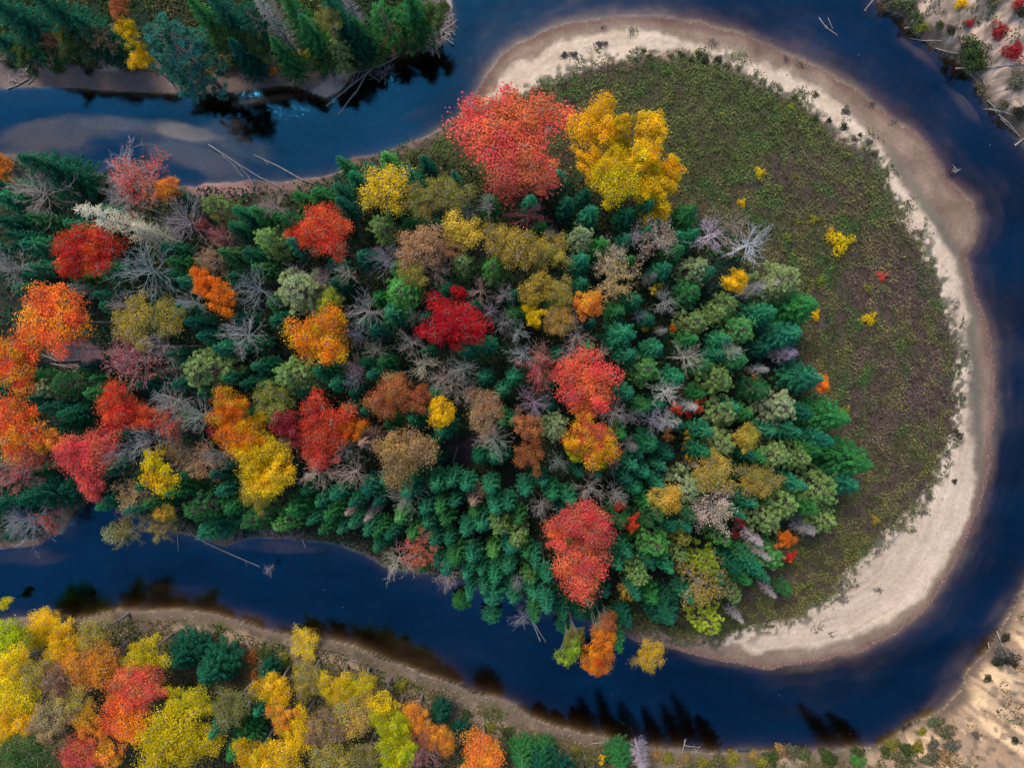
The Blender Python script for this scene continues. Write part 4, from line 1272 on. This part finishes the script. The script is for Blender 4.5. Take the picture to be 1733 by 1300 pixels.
for ln in SH.strip().splitlines():
    a_, lab = ln.split('|'); q = a_.split(); shrub(float(q[0]), float(q[1]), float(q[2]), q[3], lab or None)

# ------------------------------------------------------------------ fallen logs and snags (photo points along each, thickness)
LOGS = [
 ([(1386,29),(1392,38),(1400,47),(1416,58)],2.0,'curved pale snag lying in the river at top right',[(1401,29),(1409,48)]),
 ([(1477,0),(1462,18)],1.8,'short pale log entering the river from the top edge',[]),
 ([(1534,3),(1526,27)],2.2,'pale log standing out from the top right shore, beside a shorter one',[]),
 ([(1534,14),(1544,24)],1.3,'very short stick at the top right shore beside a pale log',[]),
 ([(1553,31),(1537,42)],1.7,'thin pale log slanting into the water at the top right shore',[]),
 ([(1530,47),(1558,43)],2.2,'pale log lying level from the top right shore above the driest slope',[]),
 ([(1560,68),(1594,68)],2.2,'straight white log level with the water at the foot of the sandy slope',[(1560,68),(1540,64)]),
 ([(1583,81),(1600,86),(1623,90)],2.0,'white log sloping gently down right, below the straight white log',[]),
 ([(1617,115),(1650,115),(1690,111),(1735,107)],3.2,'longest white log, reaching from the water far up the sandy slope',[(1642,94),(1643,130)]),
 ([(1652,121),(1664,135),(1670,150)],1.8,'thin forked log below the longest white log',[(1660,122),(1664,135)]),
 ([(1674,184),(1700,189),(1722,196)],2.5,'grey log with a root end lying in water at the right edge',[(1674,184),(1664,184)]),
 ([(1671,170),(1687,185)],1.5,'thin stick crossing the grey log at the right edge',[]),
 ([(1689,193),(1708,208),(1725,230)],2.2,'long grey log sloping down to the right edge below the crossing stick',[(1693,200),(1722,226)]),
 ([(1717,246),(1733,234)],3.5,'broken grey stump of a log at the right edge below the long grey log',[]),
 ([(552,179),(590,148),(628,117),(643,99)],2.2,'long grey log on the top bank crossing a bent one',[(600,140),(616,108)]),
 ([(605,122),(641,112),(660,103),(676,93)],2.4,'bent pale log at the top bank, its root end to the right',[(672,92),(677,85)]),
 ([(573,194),(590,170),(605,152),(618,128),(640,106)],2.4,'broken grey log reaching furthest into the river from the top bank',[(590,170),(576,188)]),
 ([(583,155),(596,138),(602,122)],1.5,'thin grey branch on the top bank left of the crossing logs',[]),
 ([(11,150),(30,143),(48,132)],2.8,'thick pale log at the far left of the top bank',[]),
 ([(47,142),(58,130),(63,109)],1.5,'curved thin branch beside the thick pale log at far left',[]),
 ([(107,119),(125,95),(145,66)],2.0,'long thin grey trunk lying up the top left bank',[]),
 ([(131,115),(157,91)],2.0,'shorter pale trunk parallel to the long thin grey trunk',[]),
 ([(34,117),(47,117)],3.0,'short pale log piece at the far left of the top bank',[]),
 ([(210,146),(221,138)],1.8,'small pale stick on the mud of the top bank',[]),
 ([(353,244),(380,262),(406,279),(440,300),(478,318)],2.6,'long dead tree with side branches lying in the river at left',[(400,275),(420,297),(432,318)]),
 ([(430,262),(473,282),(510,303),(557,320)],2.6,'long pale log in the river reaching the upper peninsula shore',[(445,268),(455,280)]),
 ([(375,262),(392,275),(412,300)],1.5,'thin sunken branch left of the long dead tree',[]),
 ([(330,910),(375,932),(440,960)],2.0,'long thin pole jutting from the lower left shore into the river',[(345,915),(350,925)]),
 ([(296,872),(315,893),(335,914)],2.0,'pale trunk at the lower left shore above the long thin pole',[(300,900),(302,934)]),
 ([(512,913),(517,928)],2.6,'small pale stake standing out of the lower shore',[]),
 ([(616,931),(627,938)],1.5,'short stick at the lower peninsula shore right of the pale stake',[]),
 ([(1000,1260),(1020,1258),(1038,1252)],2.0,'thin pale log on the bottom bank near its dark reflections',[]),
 ([(1160,1252),(1154,1277)],2.4,'pale log at the bottom shore pointing down, left of a level stick',[]),
 ([(1157,1263),(1186,1266)],1.4,'level stick at the bottom shore touching two pale logs',[]),
 ([(1174,1268),(1184,1277)],1.6,'short crossed stick at the bottom shore',[(1176,1276),(1185,1264)]),
 ([(1687,1069),(1697,1097)],2.8,'pale log at the foot of the bottom right sand slope',[]),
 ([(1672,1088),(1674,1101)],2.2,'short log end in the water beside the bottom right sand slope',[]),
 ([(1708,1098),(1733,1120)],2.4,'grey log lying across the bottom right slope at the picture edge',[]),
 ([(1529,1252),(1537,1268),(1547,1289)],2.0,'long pale stick on the grassy foot of the bottom right slope',[]),
 ([(1463,1265),(1467,1274)],3.0,'short pale stump on the bottom shore below the lone dark reflection',[]),
 ([(1511,917),(1519,908),(1527,899)],2.4,'straight dark log on the sand below the meadow',[]),
 ([(1389,1052),(1398,1051),(1406,1047)],1.8,'small brown twig lying on the lower wide sand',[]),
 ([(430,1116),(465,1110),(495,1106)],1.4,'thin pale pole on the bottom bank left of the lone yellow tree',[]),
 ([(535,1101),(560,1107),(588,1114)],1.4,'thin pale pole on the bottom bank right of the lone yellow tree',[]),
 ([(592,1121),(604,1118)],2.0,'short pinkish stick on the bottom bank',[]),
 ([(690,1131),(702,1135)],2.2,'short white piece of wood at the bottom bank waterline',[]),
 ([(711,1143),(726,1146)],2.2,'pinkish piece of wood at the bottom bank waterline',[]),
 ([(891,1033),(900,1050),(914,1086)],2.2,'dead pole leaning over the river at the lower forest tip',[(900,1050),(924,1088)]),
 ([(1562,1000),(1568,992)],1.0,'tiny dark stick on the lower sand bar',[]),
 ([(1541,327),(1546,336)],1.8,'small pale stick on the tan sand at upper right',[]),
 ([(1290,380),(1300,372)],1.2,'small pale twig in the meadow by the whitish tree',[]),
 ([(950,372),(985,355)],1.6,'thin fallen pole in the dark gap below the coral maples',[]),
 ([(70,600),(100,612),(140,622)],2.0,'bare fallen limb on the brown clearing at left',[(85,605),(105,590)]),
 ([(85,615),(110,620),(135,625)],1.8,'second bare fallen limb on the brown clearing at left',[]),
 ([(766,785),(775,755)],3.0,'pale fallen trunk in the dark gap right of the wide brown tree',[]),
]
def log_mesh(path, r0, r1, branches, rng):
    segs = []
    n = len(path)
    for i in range(n-1):
        segs.append(np.concatenate([path[i], path[i+1], [r0+(r1-r0)*i/(n-1), r0+(r1-r0)*(i+1)/(n-1)]]))
    for b_ in branches:
        for i in range(len(b_)-1): segs.append(np.concatenate([b_[i], b_[i+1], [r0*.6, r0*.35]]))
    tot = sum(np.linalg.norm(path[i+1]-path[i]) for i in range(n-1))
    for k in range(int(tot*1.2)):
        i = rng.randint(n-1); u = rng.rand(); p = path[i]*(1-u)+path[i+1]*u
        d = (path[i+1]-path[i]); d = d/np.linalg.norm(d); a = rng.normal(size=3); a[2] = abs(a[2])*.6; a = a*.6 + d*.5; a /= np.linalg.norm(a)
        segs.append(np.concatenate([p, p+a*(.2+.5*rng.rand()), [.03, .015]]))
    return segs
lr = np.random.RandomState(3)
def zlog(px, py, off):
    x, y, z = PG(px, py); z = max(z, -.05) + off
    return np.array([*P(px, py, z), z])
for pts_, th, lab, br in LOGS:
    r = th*95/FPX*.5
    path = [zlog(a_, b_, r*.5 + .05) for a_, b_ in pts_]
    if len(path) == 2: path.insert(1, (path[0]+path[1])/2 + [0, 0, .04])
    c0 = path[0].copy(); bs = [[zlog(a_, b_, r*.7+.1) for a_, b_ in br]] if br else []
    segs = log_mesh([p-c0 for p in path], r, r*.6, [[p-c0 for p in b_] for b_ in bs], lr)
    V, F = prisms(segs, 6)
    o = link_mesh('fallen_log', new_mesh('fallen_log', V, F, M_LOG, smooth=True), None, tuple(c0))
    tag(o, lab, 'log')
# drift wood heaps: the log jam at the top bank, twigs on the bars
def heap(name, px, py, rx, ry, n, lab, cat, ln=(1.0, 2.6), mat=None, th=.05):
    x0, y0, z0 = PG(px, py); z0 = max(z0, 0); segs = []
    for k in range(n):
        a = lr.rand()*6.28; rr = lr.rand()**.5; u, v = px+rx*rr*math.cos(a), py+ry*rr*math.sin(a)
        c = zlog(u, v, .12+.25*lr.rand()) - [x0, y0, z0]; d = lr.normal(size=3); d[2] *= .12; d /= np.linalg.norm(d); L_ = lr.uniform(*ln)/2
        segs.append(np.concatenate([c-d*L_, c+d*L_, [th*(.7+.6*lr.rand()), th*.5]]))
    V, F = prisms(segs, 5); tag(link_mesh(name, new_mesh(name, V, F, mat or M_LOG), None, (x0, y0, z0)), lab, cat)
heap('log_jam', 757, 40, 16, 16, 26, 'upper heap of grey drift logs at the end of the top bank', 'driftwood')
heap('log_jam', 738, 60, 22, 14, 34, 'lower heap of grey drift logs piled against the top bank', 'driftwood')
heap('log_jam', 728, 80, 14, 8, 14, 'small loose drift branches just below the lower log heap', 'driftwood', (1.0, 3.0))
heap('driftwood', 640, 118, 24, 16, 40, 'tangle of thin twigs round the crossing logs on the top bank', 'driftwood', (.8, 2.2), th=.03)
heap('driftwood', 28, 128, 18, 14, 16, 'scattered pale branches at the far left of the top bank', 'driftwood', (.6, 2.0), th=.04)
M_DW = bark_mat('dark_wet_wood', (.04,.035,.035), (.12,.10,.10), 3.0)
for i, (a_, b_, w_, hh, nn_, lab) in enumerate([(963,93,14,6,26,'dark twiggy drift pile, leftmost on the upper sand arc'),(1015,74,13,3,14,'flat line of dark drift twigs on the upper sand arc'),(1070,52,11,6,18,'dark drift branch at the water edge of the upper sand arc'),
   (1207,72,9,8,16,'dark drift snag at the water edge where the upper arc turns down'),(1021,45,5,3,7,'tiny dark snag in the shallows above the upper sand arc'),(1331,100,5,5,9,'small dark snag in shallow water right of the upper arc'),(1353,108,5,4,7,'second small snag in shallow water, right of the first'),
   (1474,176,12,4,16,'dark twigs on the tan shallow sand at upper right'),(1514,208,12,6,9,'scattered dark twigs lower on the tan shallow sand'),(1618,515,9,12,16,'dark forked drift branch on the narrow right sand strip'),(1470,258,5,8,8,'dark twigs at the inner edge of the right sand strip'),
   (1485,1000,7,5,12,'small dark drift pile on the wide lower sand'),(1430,1018,6,8,12,'thin scatter of twigs on the wide lower sand by the meadow'),(1385,1065,12,8,12,'loose twigs in the middle of the wide lower sand'),(1408,1075,6,6,7,'few dark twigs near the lower water edge of the wide sand'),
   (1553,868,14,5,18,'dark drift line along the meadow edge on the right'),(1485,935,7,6,12,'dark drift bits at the meadow edge above the straight dark log'),(1615,290,5,5,6,'pale snag in the water right of the tan sand')]):
    heap('driftwood', a_, b_, w_, hh, nn_, lab, 'driftwood', (.3, 1.1), M_DW, .035)
# a snag in the water of the right bend and the little foaming riffle at the bottom bank
V = []
heap('driftwood', 1617, 287, 5, 3, 6, 'small pale snag sticking out of the right bend of the river', 'driftwood', (.5, 1.2))

# ------------------------------------------------------------------ ground cover nobody could count
def in_poly(u, v, poly): return sdist(u, v, poly)
def cover(name, u, v, size, col, lab_kind, tall=.25, asp=.6, stand=.6, seed=1):
    rng = np.random.RandomState(seed); x, y = P(u, v, 0)
    i = np.clip(np.searchsorted(GX, x)-1, 0, len(GX)-2); j = np.clip(np.searchsorted(GY, y)-1, 0, len(GY)-2)
    z = H[j, i]
    p = np.stack([x, y, z + tall*rng.rand(len(x))], 1); nrm = rng.normal(size=(len(x), 3))*stand + [0, 0, 1]
    V, F = leaves(p, nrm, size, rng, asp)
    o = link_mesh(name, new_mesh(name, V, F, M_COVER, {'col': ('FLOAT_COLOR', np.concatenate([np.clip(col, .005, .9), np.ones((len(col), 1))], 1))}))
    tag(o, lab_kind, kind='stuff'); return o
def noisepick(tbl, w): 
    tbl = np.array(tbl); return tbl[np.minimum((w*len(tbl)).astype(int), len(tbl)-1)]
r_ = np.random.RandomState(21)
n = 420000; u = r_.uniform(640, 1640, n); v = r_.uniform(80, 1110, n)
u0, v0 = u, v; x, y = P(u, v, 0)
md_ = sdist(u, v, MEADOW_SIDE) + (fbm(x, y, 2.0, 50)-.5)*34 + r_.normal(size=n)*5
fd_ = sdist(u, v, FOREST)
cl = fbm(x, y, 1.1, 51); fringe = (md_ > -24) & (fbm(x, y, 1.6, 58) > .60 - .06*sstep(-24, 0, md_)) & (v < 1000)
keep = ((md_ > 0) | fringe) & (fd_ < 22) & (r_.rand(n) < .35 + 1.1*sstep(.35, .6, cl)) & ((r_.rand(n) < .35+.65*sstep(0, 14, md_)) | fringe)
u, v, x, y, md_, cl = u[keep], v[keep], x[keep], y[keep], md_[keep], cl[keep]; n = len(u)
zone = .6*fbm(x, y, 7, 52) + .4*vnoise(md_, u*.01+v*.01, 16, 75) + .10*r_.normal(size=n) ; warm = sstep(330, 520, v)*(1-.55*sstep(700, 900, v))*sstep(1230, 1420, u)
base = np.where((zone < .50)[:, None], C(.082,.086,.030), C(.112,.092,.045))
purp = sstep(.46, .58, fbm(x, y, 4.5, 53) + .05*r_.normal(size=n))*warm
base = base*(1-purp[:, None]) + C(.105,.072,.062)*purp[:, None]
gr = sstep(.54, .68, .6*fbm(x, y, 3.4, 54) + .4*vnoise(md_, u*.012, 22, 76) + .04*r_.normal(size=n))
base = base*(1-gr[:, None]) + C(.042,.095,.026)*gr[:, None]
yl = (r_.rand(n) < .03 + .14*sstep(.5, .7, fbm(x, y, 2.5, 55))); base[yl] = C(.21,.19,.035)
ed = 1-sstep(-4, 10, md_); base = base*(1-.6*ed[:, None]) + C(.085,.095,.06)*.6*ed[:, None]
low = sstep(700, 900, v); base = base*(1-.35*low[:, None]) + C(.13,.135,.022)*.35*low[:, None]
up = 1-sstep(230, 420, v); base = base*(1-.45*up[:, None]) + C(.060,.105,.030)*.45*up[:, None]
base *= 1.15*(.3+.9*sstep(.35, .6, cl)+.6*r_.rand(n))[:, None]
cover('meadow_plants', u, v, .14+.18*r_.rand(n), base, 'low tangled meadow of brown, olive and green plants', tall=.45, seed=2)
# forest floor undergrowth
n = 130000; u = r_.uniform(-60, 1420, n); v = r_.uniform(250, 1060, n); x, y = P(u, v, 0)
keep = (sdist(u, v, FOREST) > -14 - 10*r_.rand(n)) & (fbm(x, y, 2.5, 60) > .36) & (sdist(x, y, W2(PENINSULA)) > .5)
for cx, cy, rx, ry in [(130, 600, 60, 26), (790, 760, 40, 28)]: keep &= np.hypot((u-cx)/rx, (v-cy)/ry) > .9
u, v, x, y = u[keep], v[keep], x[keep], y[keep]; n = len(u)
base = np.where((fbm(x, y, 4, 61) < .5)[:, None], C(.014,.062,.036), C(.03,.055,.025)); q = r_.rand(n) < .12; base[q] = C(.13,.08,.04)
cover('undergrowth', u, v, .25+.3*r_.rand(n), base*(.5+r_.rand(n))[:, None], 'dark undergrowth on the forest floor between the trees', tall=1.3, seed=3)
# grass and weeds on the other banks
n = 260000; u = r_.uniform(-60, 1780, n); v = np.where(r_.rand(n) < .4, r_.uniform(-60, 170, n), r_.uniform(1020, 1360, n)); x, y = P(u, v, 0)
sT, sB, sR = sdist(x, y, W2(BANK_TOP)), sdist(x, y, W2(BANK_BOTTOM)), sdist(x, y, W2(BANK_RIGHT))
pn = fbm(x, y, 2.2, 65)
blf = (sR > 0) | ((sB > 0) & (u > 1540))
keep = ((sT > 2.6+3*(pn-.5)) & (pn > .30)) | ((sB > 1.2) & (pn > .42 - .14*sstep(2.0, 6, sB)) & ~blf) | (blf & (np.maximum(sR, sB) > .8) & (pn > .60) & (r_.rand(n) < .5))
u, v, x, y, pn, sT = u[keep], v[keep], x[keep], y[keep], pn[keep], sT[keep]; n = len(u)
base = np.where((fbm(x, y, 5, 66) < .5)[:, None], C(.06,.095,.025), C(.15,.12,.05)); base[sT > 0] = base[sT > 0]*.5 + C(.015,.05,.015)*.5
q = r_.rand(n) < .06; base[q] = C(.30,.22,.05)
cover('bank_grass', u, v, .16+.2*r_.rand(n), base*(.5+r_.rand(n))[:, None], 'grass and weeds growing on the far banks', tall=.35, seed=4)
# washed-up leaves along the waterline of the bar, and leaves afloat
wl = [q for q in PENINSULA if q[0] > 1040]
ring = []
for i in range(len(wl)-1):
    (ax, ay), (bx, by) = wl[i], wl[i+1]; L_ = math.hypot(bx-ax, by-ay)
    dens = 5 if (ay > 480 or by > 480) else .9
    k = int(L_*dens)
    if k: uu = r_.rand(k); ring.append(np.stack([ax+(bx-ax)*uu, ay+(by-ay)*uu], 1))
ring = np.concatenate(ring); ring = ring + r_.normal(size=ring.shape)*[1.5, 1.5]
x, y = P(ring[:, 0], ring[:, 1], 0)
k = len(x)
# keep those hugging the real shoreline of the ground sheet
off = r_.normal(size=k)*.25
cx_, cy_ = P(1150, 600, 0)
best = np.zeros(k); bd_ = np.full(k, 9.)
for s_ in np.linspace(-1.6, 1.6, 17):
    dx, dy = x-cx_, y-cy_; L_ = np.hypot(dx, dy); xx, yy = x+dx/L_*s_, y+dy/L_*s_
    i = np.clip(np.searchsorted(GX, xx)-1, 0, len(GX)-2); j = np.clip(np.searchsorted(GY, yy)-1, 0, len(GY)-2)
    d = np.abs(H[j, i]-.01) ; m_ = d < bd_; bd_[m_] = d[m_]; best[m_] = s_
dx, dy = x-cx_, y-cy_; L_ = np.hypot(dx, dy); x = x+dx/L_*(best+off*.6); y = y+dy/L_*(best+off*.6)
pu, pv = proj(x, y, 0)
lc = noisepick([(.26,.13,.12),(.34,.20,.17),(.20,.09,.085),(.42,.30,.26)], r_.rand(k))
V, F = leaves(np.stack([x, y, .02+.05*r_.rand(k)], 1), r_.normal(size=(k, 3))*.3+[0, 0, 1], .05+.10*r_.rand(k), r_, .8)
tag(link_mesh('washed_up_leaves', new_mesh('washed_up_leaves', V, F, M_COVER, {'col': ('FLOAT_COLOR', np.concatenate([lc, np.ones((k, 1))], 1))})), 'line of reddish washed up leaves along the water edge of the sand bar', kind='stuff')
k = 2600; u = r_.uniform(0, 1733, k); v = r_.uniform(0, 1300, k); x, y = P(u, v, 0)
lnd = np.maximum.reduce([sdist(x, y, W2(q)) for q in (PENINSULA, BANK_TOP, BANK_BOTTOM, BANK_RIGHT)]); kp = lnd < -.6; x, y = x[kp][:110], y[kp][:110]; k = len(x)
lc = noisepick([(.35,.30,.28),(.45,.35,.15),(.40,.20,.12),(.5,.48,.45)], r_.rand(k))
V, F = leaves(np.stack([x, y, np.full(k, .012)], 1), r_.normal(size=(k, 3))*.03+[0, 0, 1], .04+.06*r_.rand(k), r_, .8)
tag(link_mesh('floating_leaves', new_mesh('floating_leaves', V, F, M_COVER, {'col': ('FLOAT_COLOR', np.concatenate([lc, np.ones((k, 1))], 1))})), 'scattered fallen leaves afloat on the river', kind='stuff')
# pebbles and wood bits on the bottom bank
n = 26000; u = r_.uniform(150, 1100, n); v = r_.uniform(1030, 1270, n); x, y = P(u, v, 0); sB = sdist(x, y, W2(BANK_BOTTOM)); kp = (sB > .3) & (sB < 2.6+1.5*r_.rand(n)) & (fbm(x, y, 1.5, 70) > .48)
u, v = u[kp], v[kp]; k = len(u); lc = noisepick([(.30,.22,.19),(.20,.15,.13),(.42,.36,.32),(.12,.09,.08)], r_.rand(k))
cover('bank_debris', u, v, .10+.16*r_.rand(k), lc, 'wood chips and pebbles strewn along the lower bank', tall=.04, stand=.3, asp=.5, seed=6)

# ------------------------------------------------------------------ a name for every tree and shrub
LM = [(870,205,'huge coral maple'),(1050,270,'golden cluster'),(768,550,'crimson maple'),(545,572,'round orange maple'),(152,425,'bright red maple'),(95,540,'large reddish orange maple'),
 (365,492,'curved orange crown'),(260,543,'mustard pair at left'),(552,392,'scarlet maple'),(655,322,'upper bank yellow tree'),(785,397,'round mustard tree'),(503,490,'large olive pine'),
 (680,492,'fresh green pine'),(990,650,'coral orange maple'),(1000,745,'multicoloured maple'),(683,768,'wide brown tree'),(665,672,'rust brown tree'),(548,720,'scarlet orange maple'),
 (435,770,'long golden crowns'),(985,925,'pinkish red pair'),(1125,846,'mustard and tan tree'),(1262,740,'mustard tree among pines'),(1012,1100,'orange river trees'),
 (1238,405,'two whitish bare trees'),(1247,476,'small golden tree at right'),(1440,780,'widest fir at the meadow'),(1388,648,'small orange meadow tree'),(1326,912,'lower right orange tree'),
 (155,775,'pinkish crimson maple'),(272,800,'round golden tree'),(235,302,'upper river coral tree'),(35,722,'left edge coral maple'),(708,932,'lower bank coral tree'),(1108,920,'star shaped pine'),
 (803,846,'round buff larch'),(292,90,'airy blue pine'),(470,45,'top bank dead spruce'),(225,1190,'lower left coral trees'),(280,1255,'large yellow tree at the bottom'),
 (668,1255,'lemon green trees'),(515,1090,'lone yellow tree'),(310,1115,'dark lower grove fir'),(815,1285,'last bottom ochre tree'),(40,1275,'green corner tree'),
 (910,520,'mustard group right of centre'),(1352,520,'large fir pointing right'),(1420,412,'yellow meadow shrub'),(1650,112,'longest white log'),(1692,1083,'pale right slope log'),(1450,1285,'bright green bottom shrub'),
 (1150,92,'top of the sand arc'),(757,45,'log jam on the top bank'),(620,125,'crossing logs up top'),(1617,735,'wide part of the right sand'),(1620,1200,'bottom right sand slope'),(345,625,'pale green pine at left'),
 (1205,862,'white limbed tree'),(60,125,'pale logs at far left'),(1400,185,'upper right sand'),(1000,1262,'thin log of the bottom bank'),(1165,1268,'crossed bottom shore sticks'),(205,378,'long whitish dead spruce')]
ORD = ['', 'second ', 'third ', 'fourth ', 'fifth ', 'sixth ', 'seventh ', 'eighth ', 'ninth ', 'tenth ', 'eleventh ', 'twelfth ']
DIRS = ['right of', 'above right of', 'above', 'above left of', 'left of', 'below left of', 'below', 'below right of']
allp = TREES + SHRUBS; used = set()
for q in allp:
    if q['label']: used.add(q['label'])
buckets = {}
for q in allp:
    if q['label']: continue
    best = min(LM, key=lambda m: (math.hypot(q['px']-m[0], q['py']-m[1]) if math.hypot(q['px']-m[0], q['py']-m[1]) > 12 else 1e9))
    d = math.hypot(q['px']-best[0], q['py']-best[1]); an = math.degrees(math.atan2(-(q['py']-best[1]), q['px']-best[0])) % 360
    k = (q['word'], q['noun'], DIRS[int((an+22.5)//45) % 8], best[2]); buckets.setdefault(k, []).append((d, q))
for (wd, noun, dr, lm), lst in buckets.items():
    lst.sort(key=lambda a_: a_[0])
    for i, (d, q) in enumerate(lst):
        rank = ('nearest ' if len(lst) > 1 else '') if i == 0 else ORD[i] + 'nearest '
        q['label'] = '%s%s %s %s the %s' % (rank, wd, noun, dr, lm); used.add(q['label'])
GN = {'spruce': 'spruces of the forest', 'tall': 'spruces of the forest', 'fir': 'large firs', 'pine': 'broad pines', 'bare': 'leafless grey trees', 'half': 'half bare autumn trees', 'dead': 'dead conifers',
      'full': 'autumn coloured leafy trees', 'mid': 'autumn coloured leafy trees', 'thin': 'thinly leaved autumn trees', 'sapling': 'small autumn saplings', 'larch': 'feathery larches', 'shrub': 'shrubs on open ground'}
for q in allp: tag(q['o'], q['label'], q['cat'], GN[q['kind']])
print([q['label'] for q in allp if len(q['label'].split()) > 16])
print('LABELS', len(allp), len(set(q['label'] for q in allp)), max(len(q['label'].split()) for q in allp))
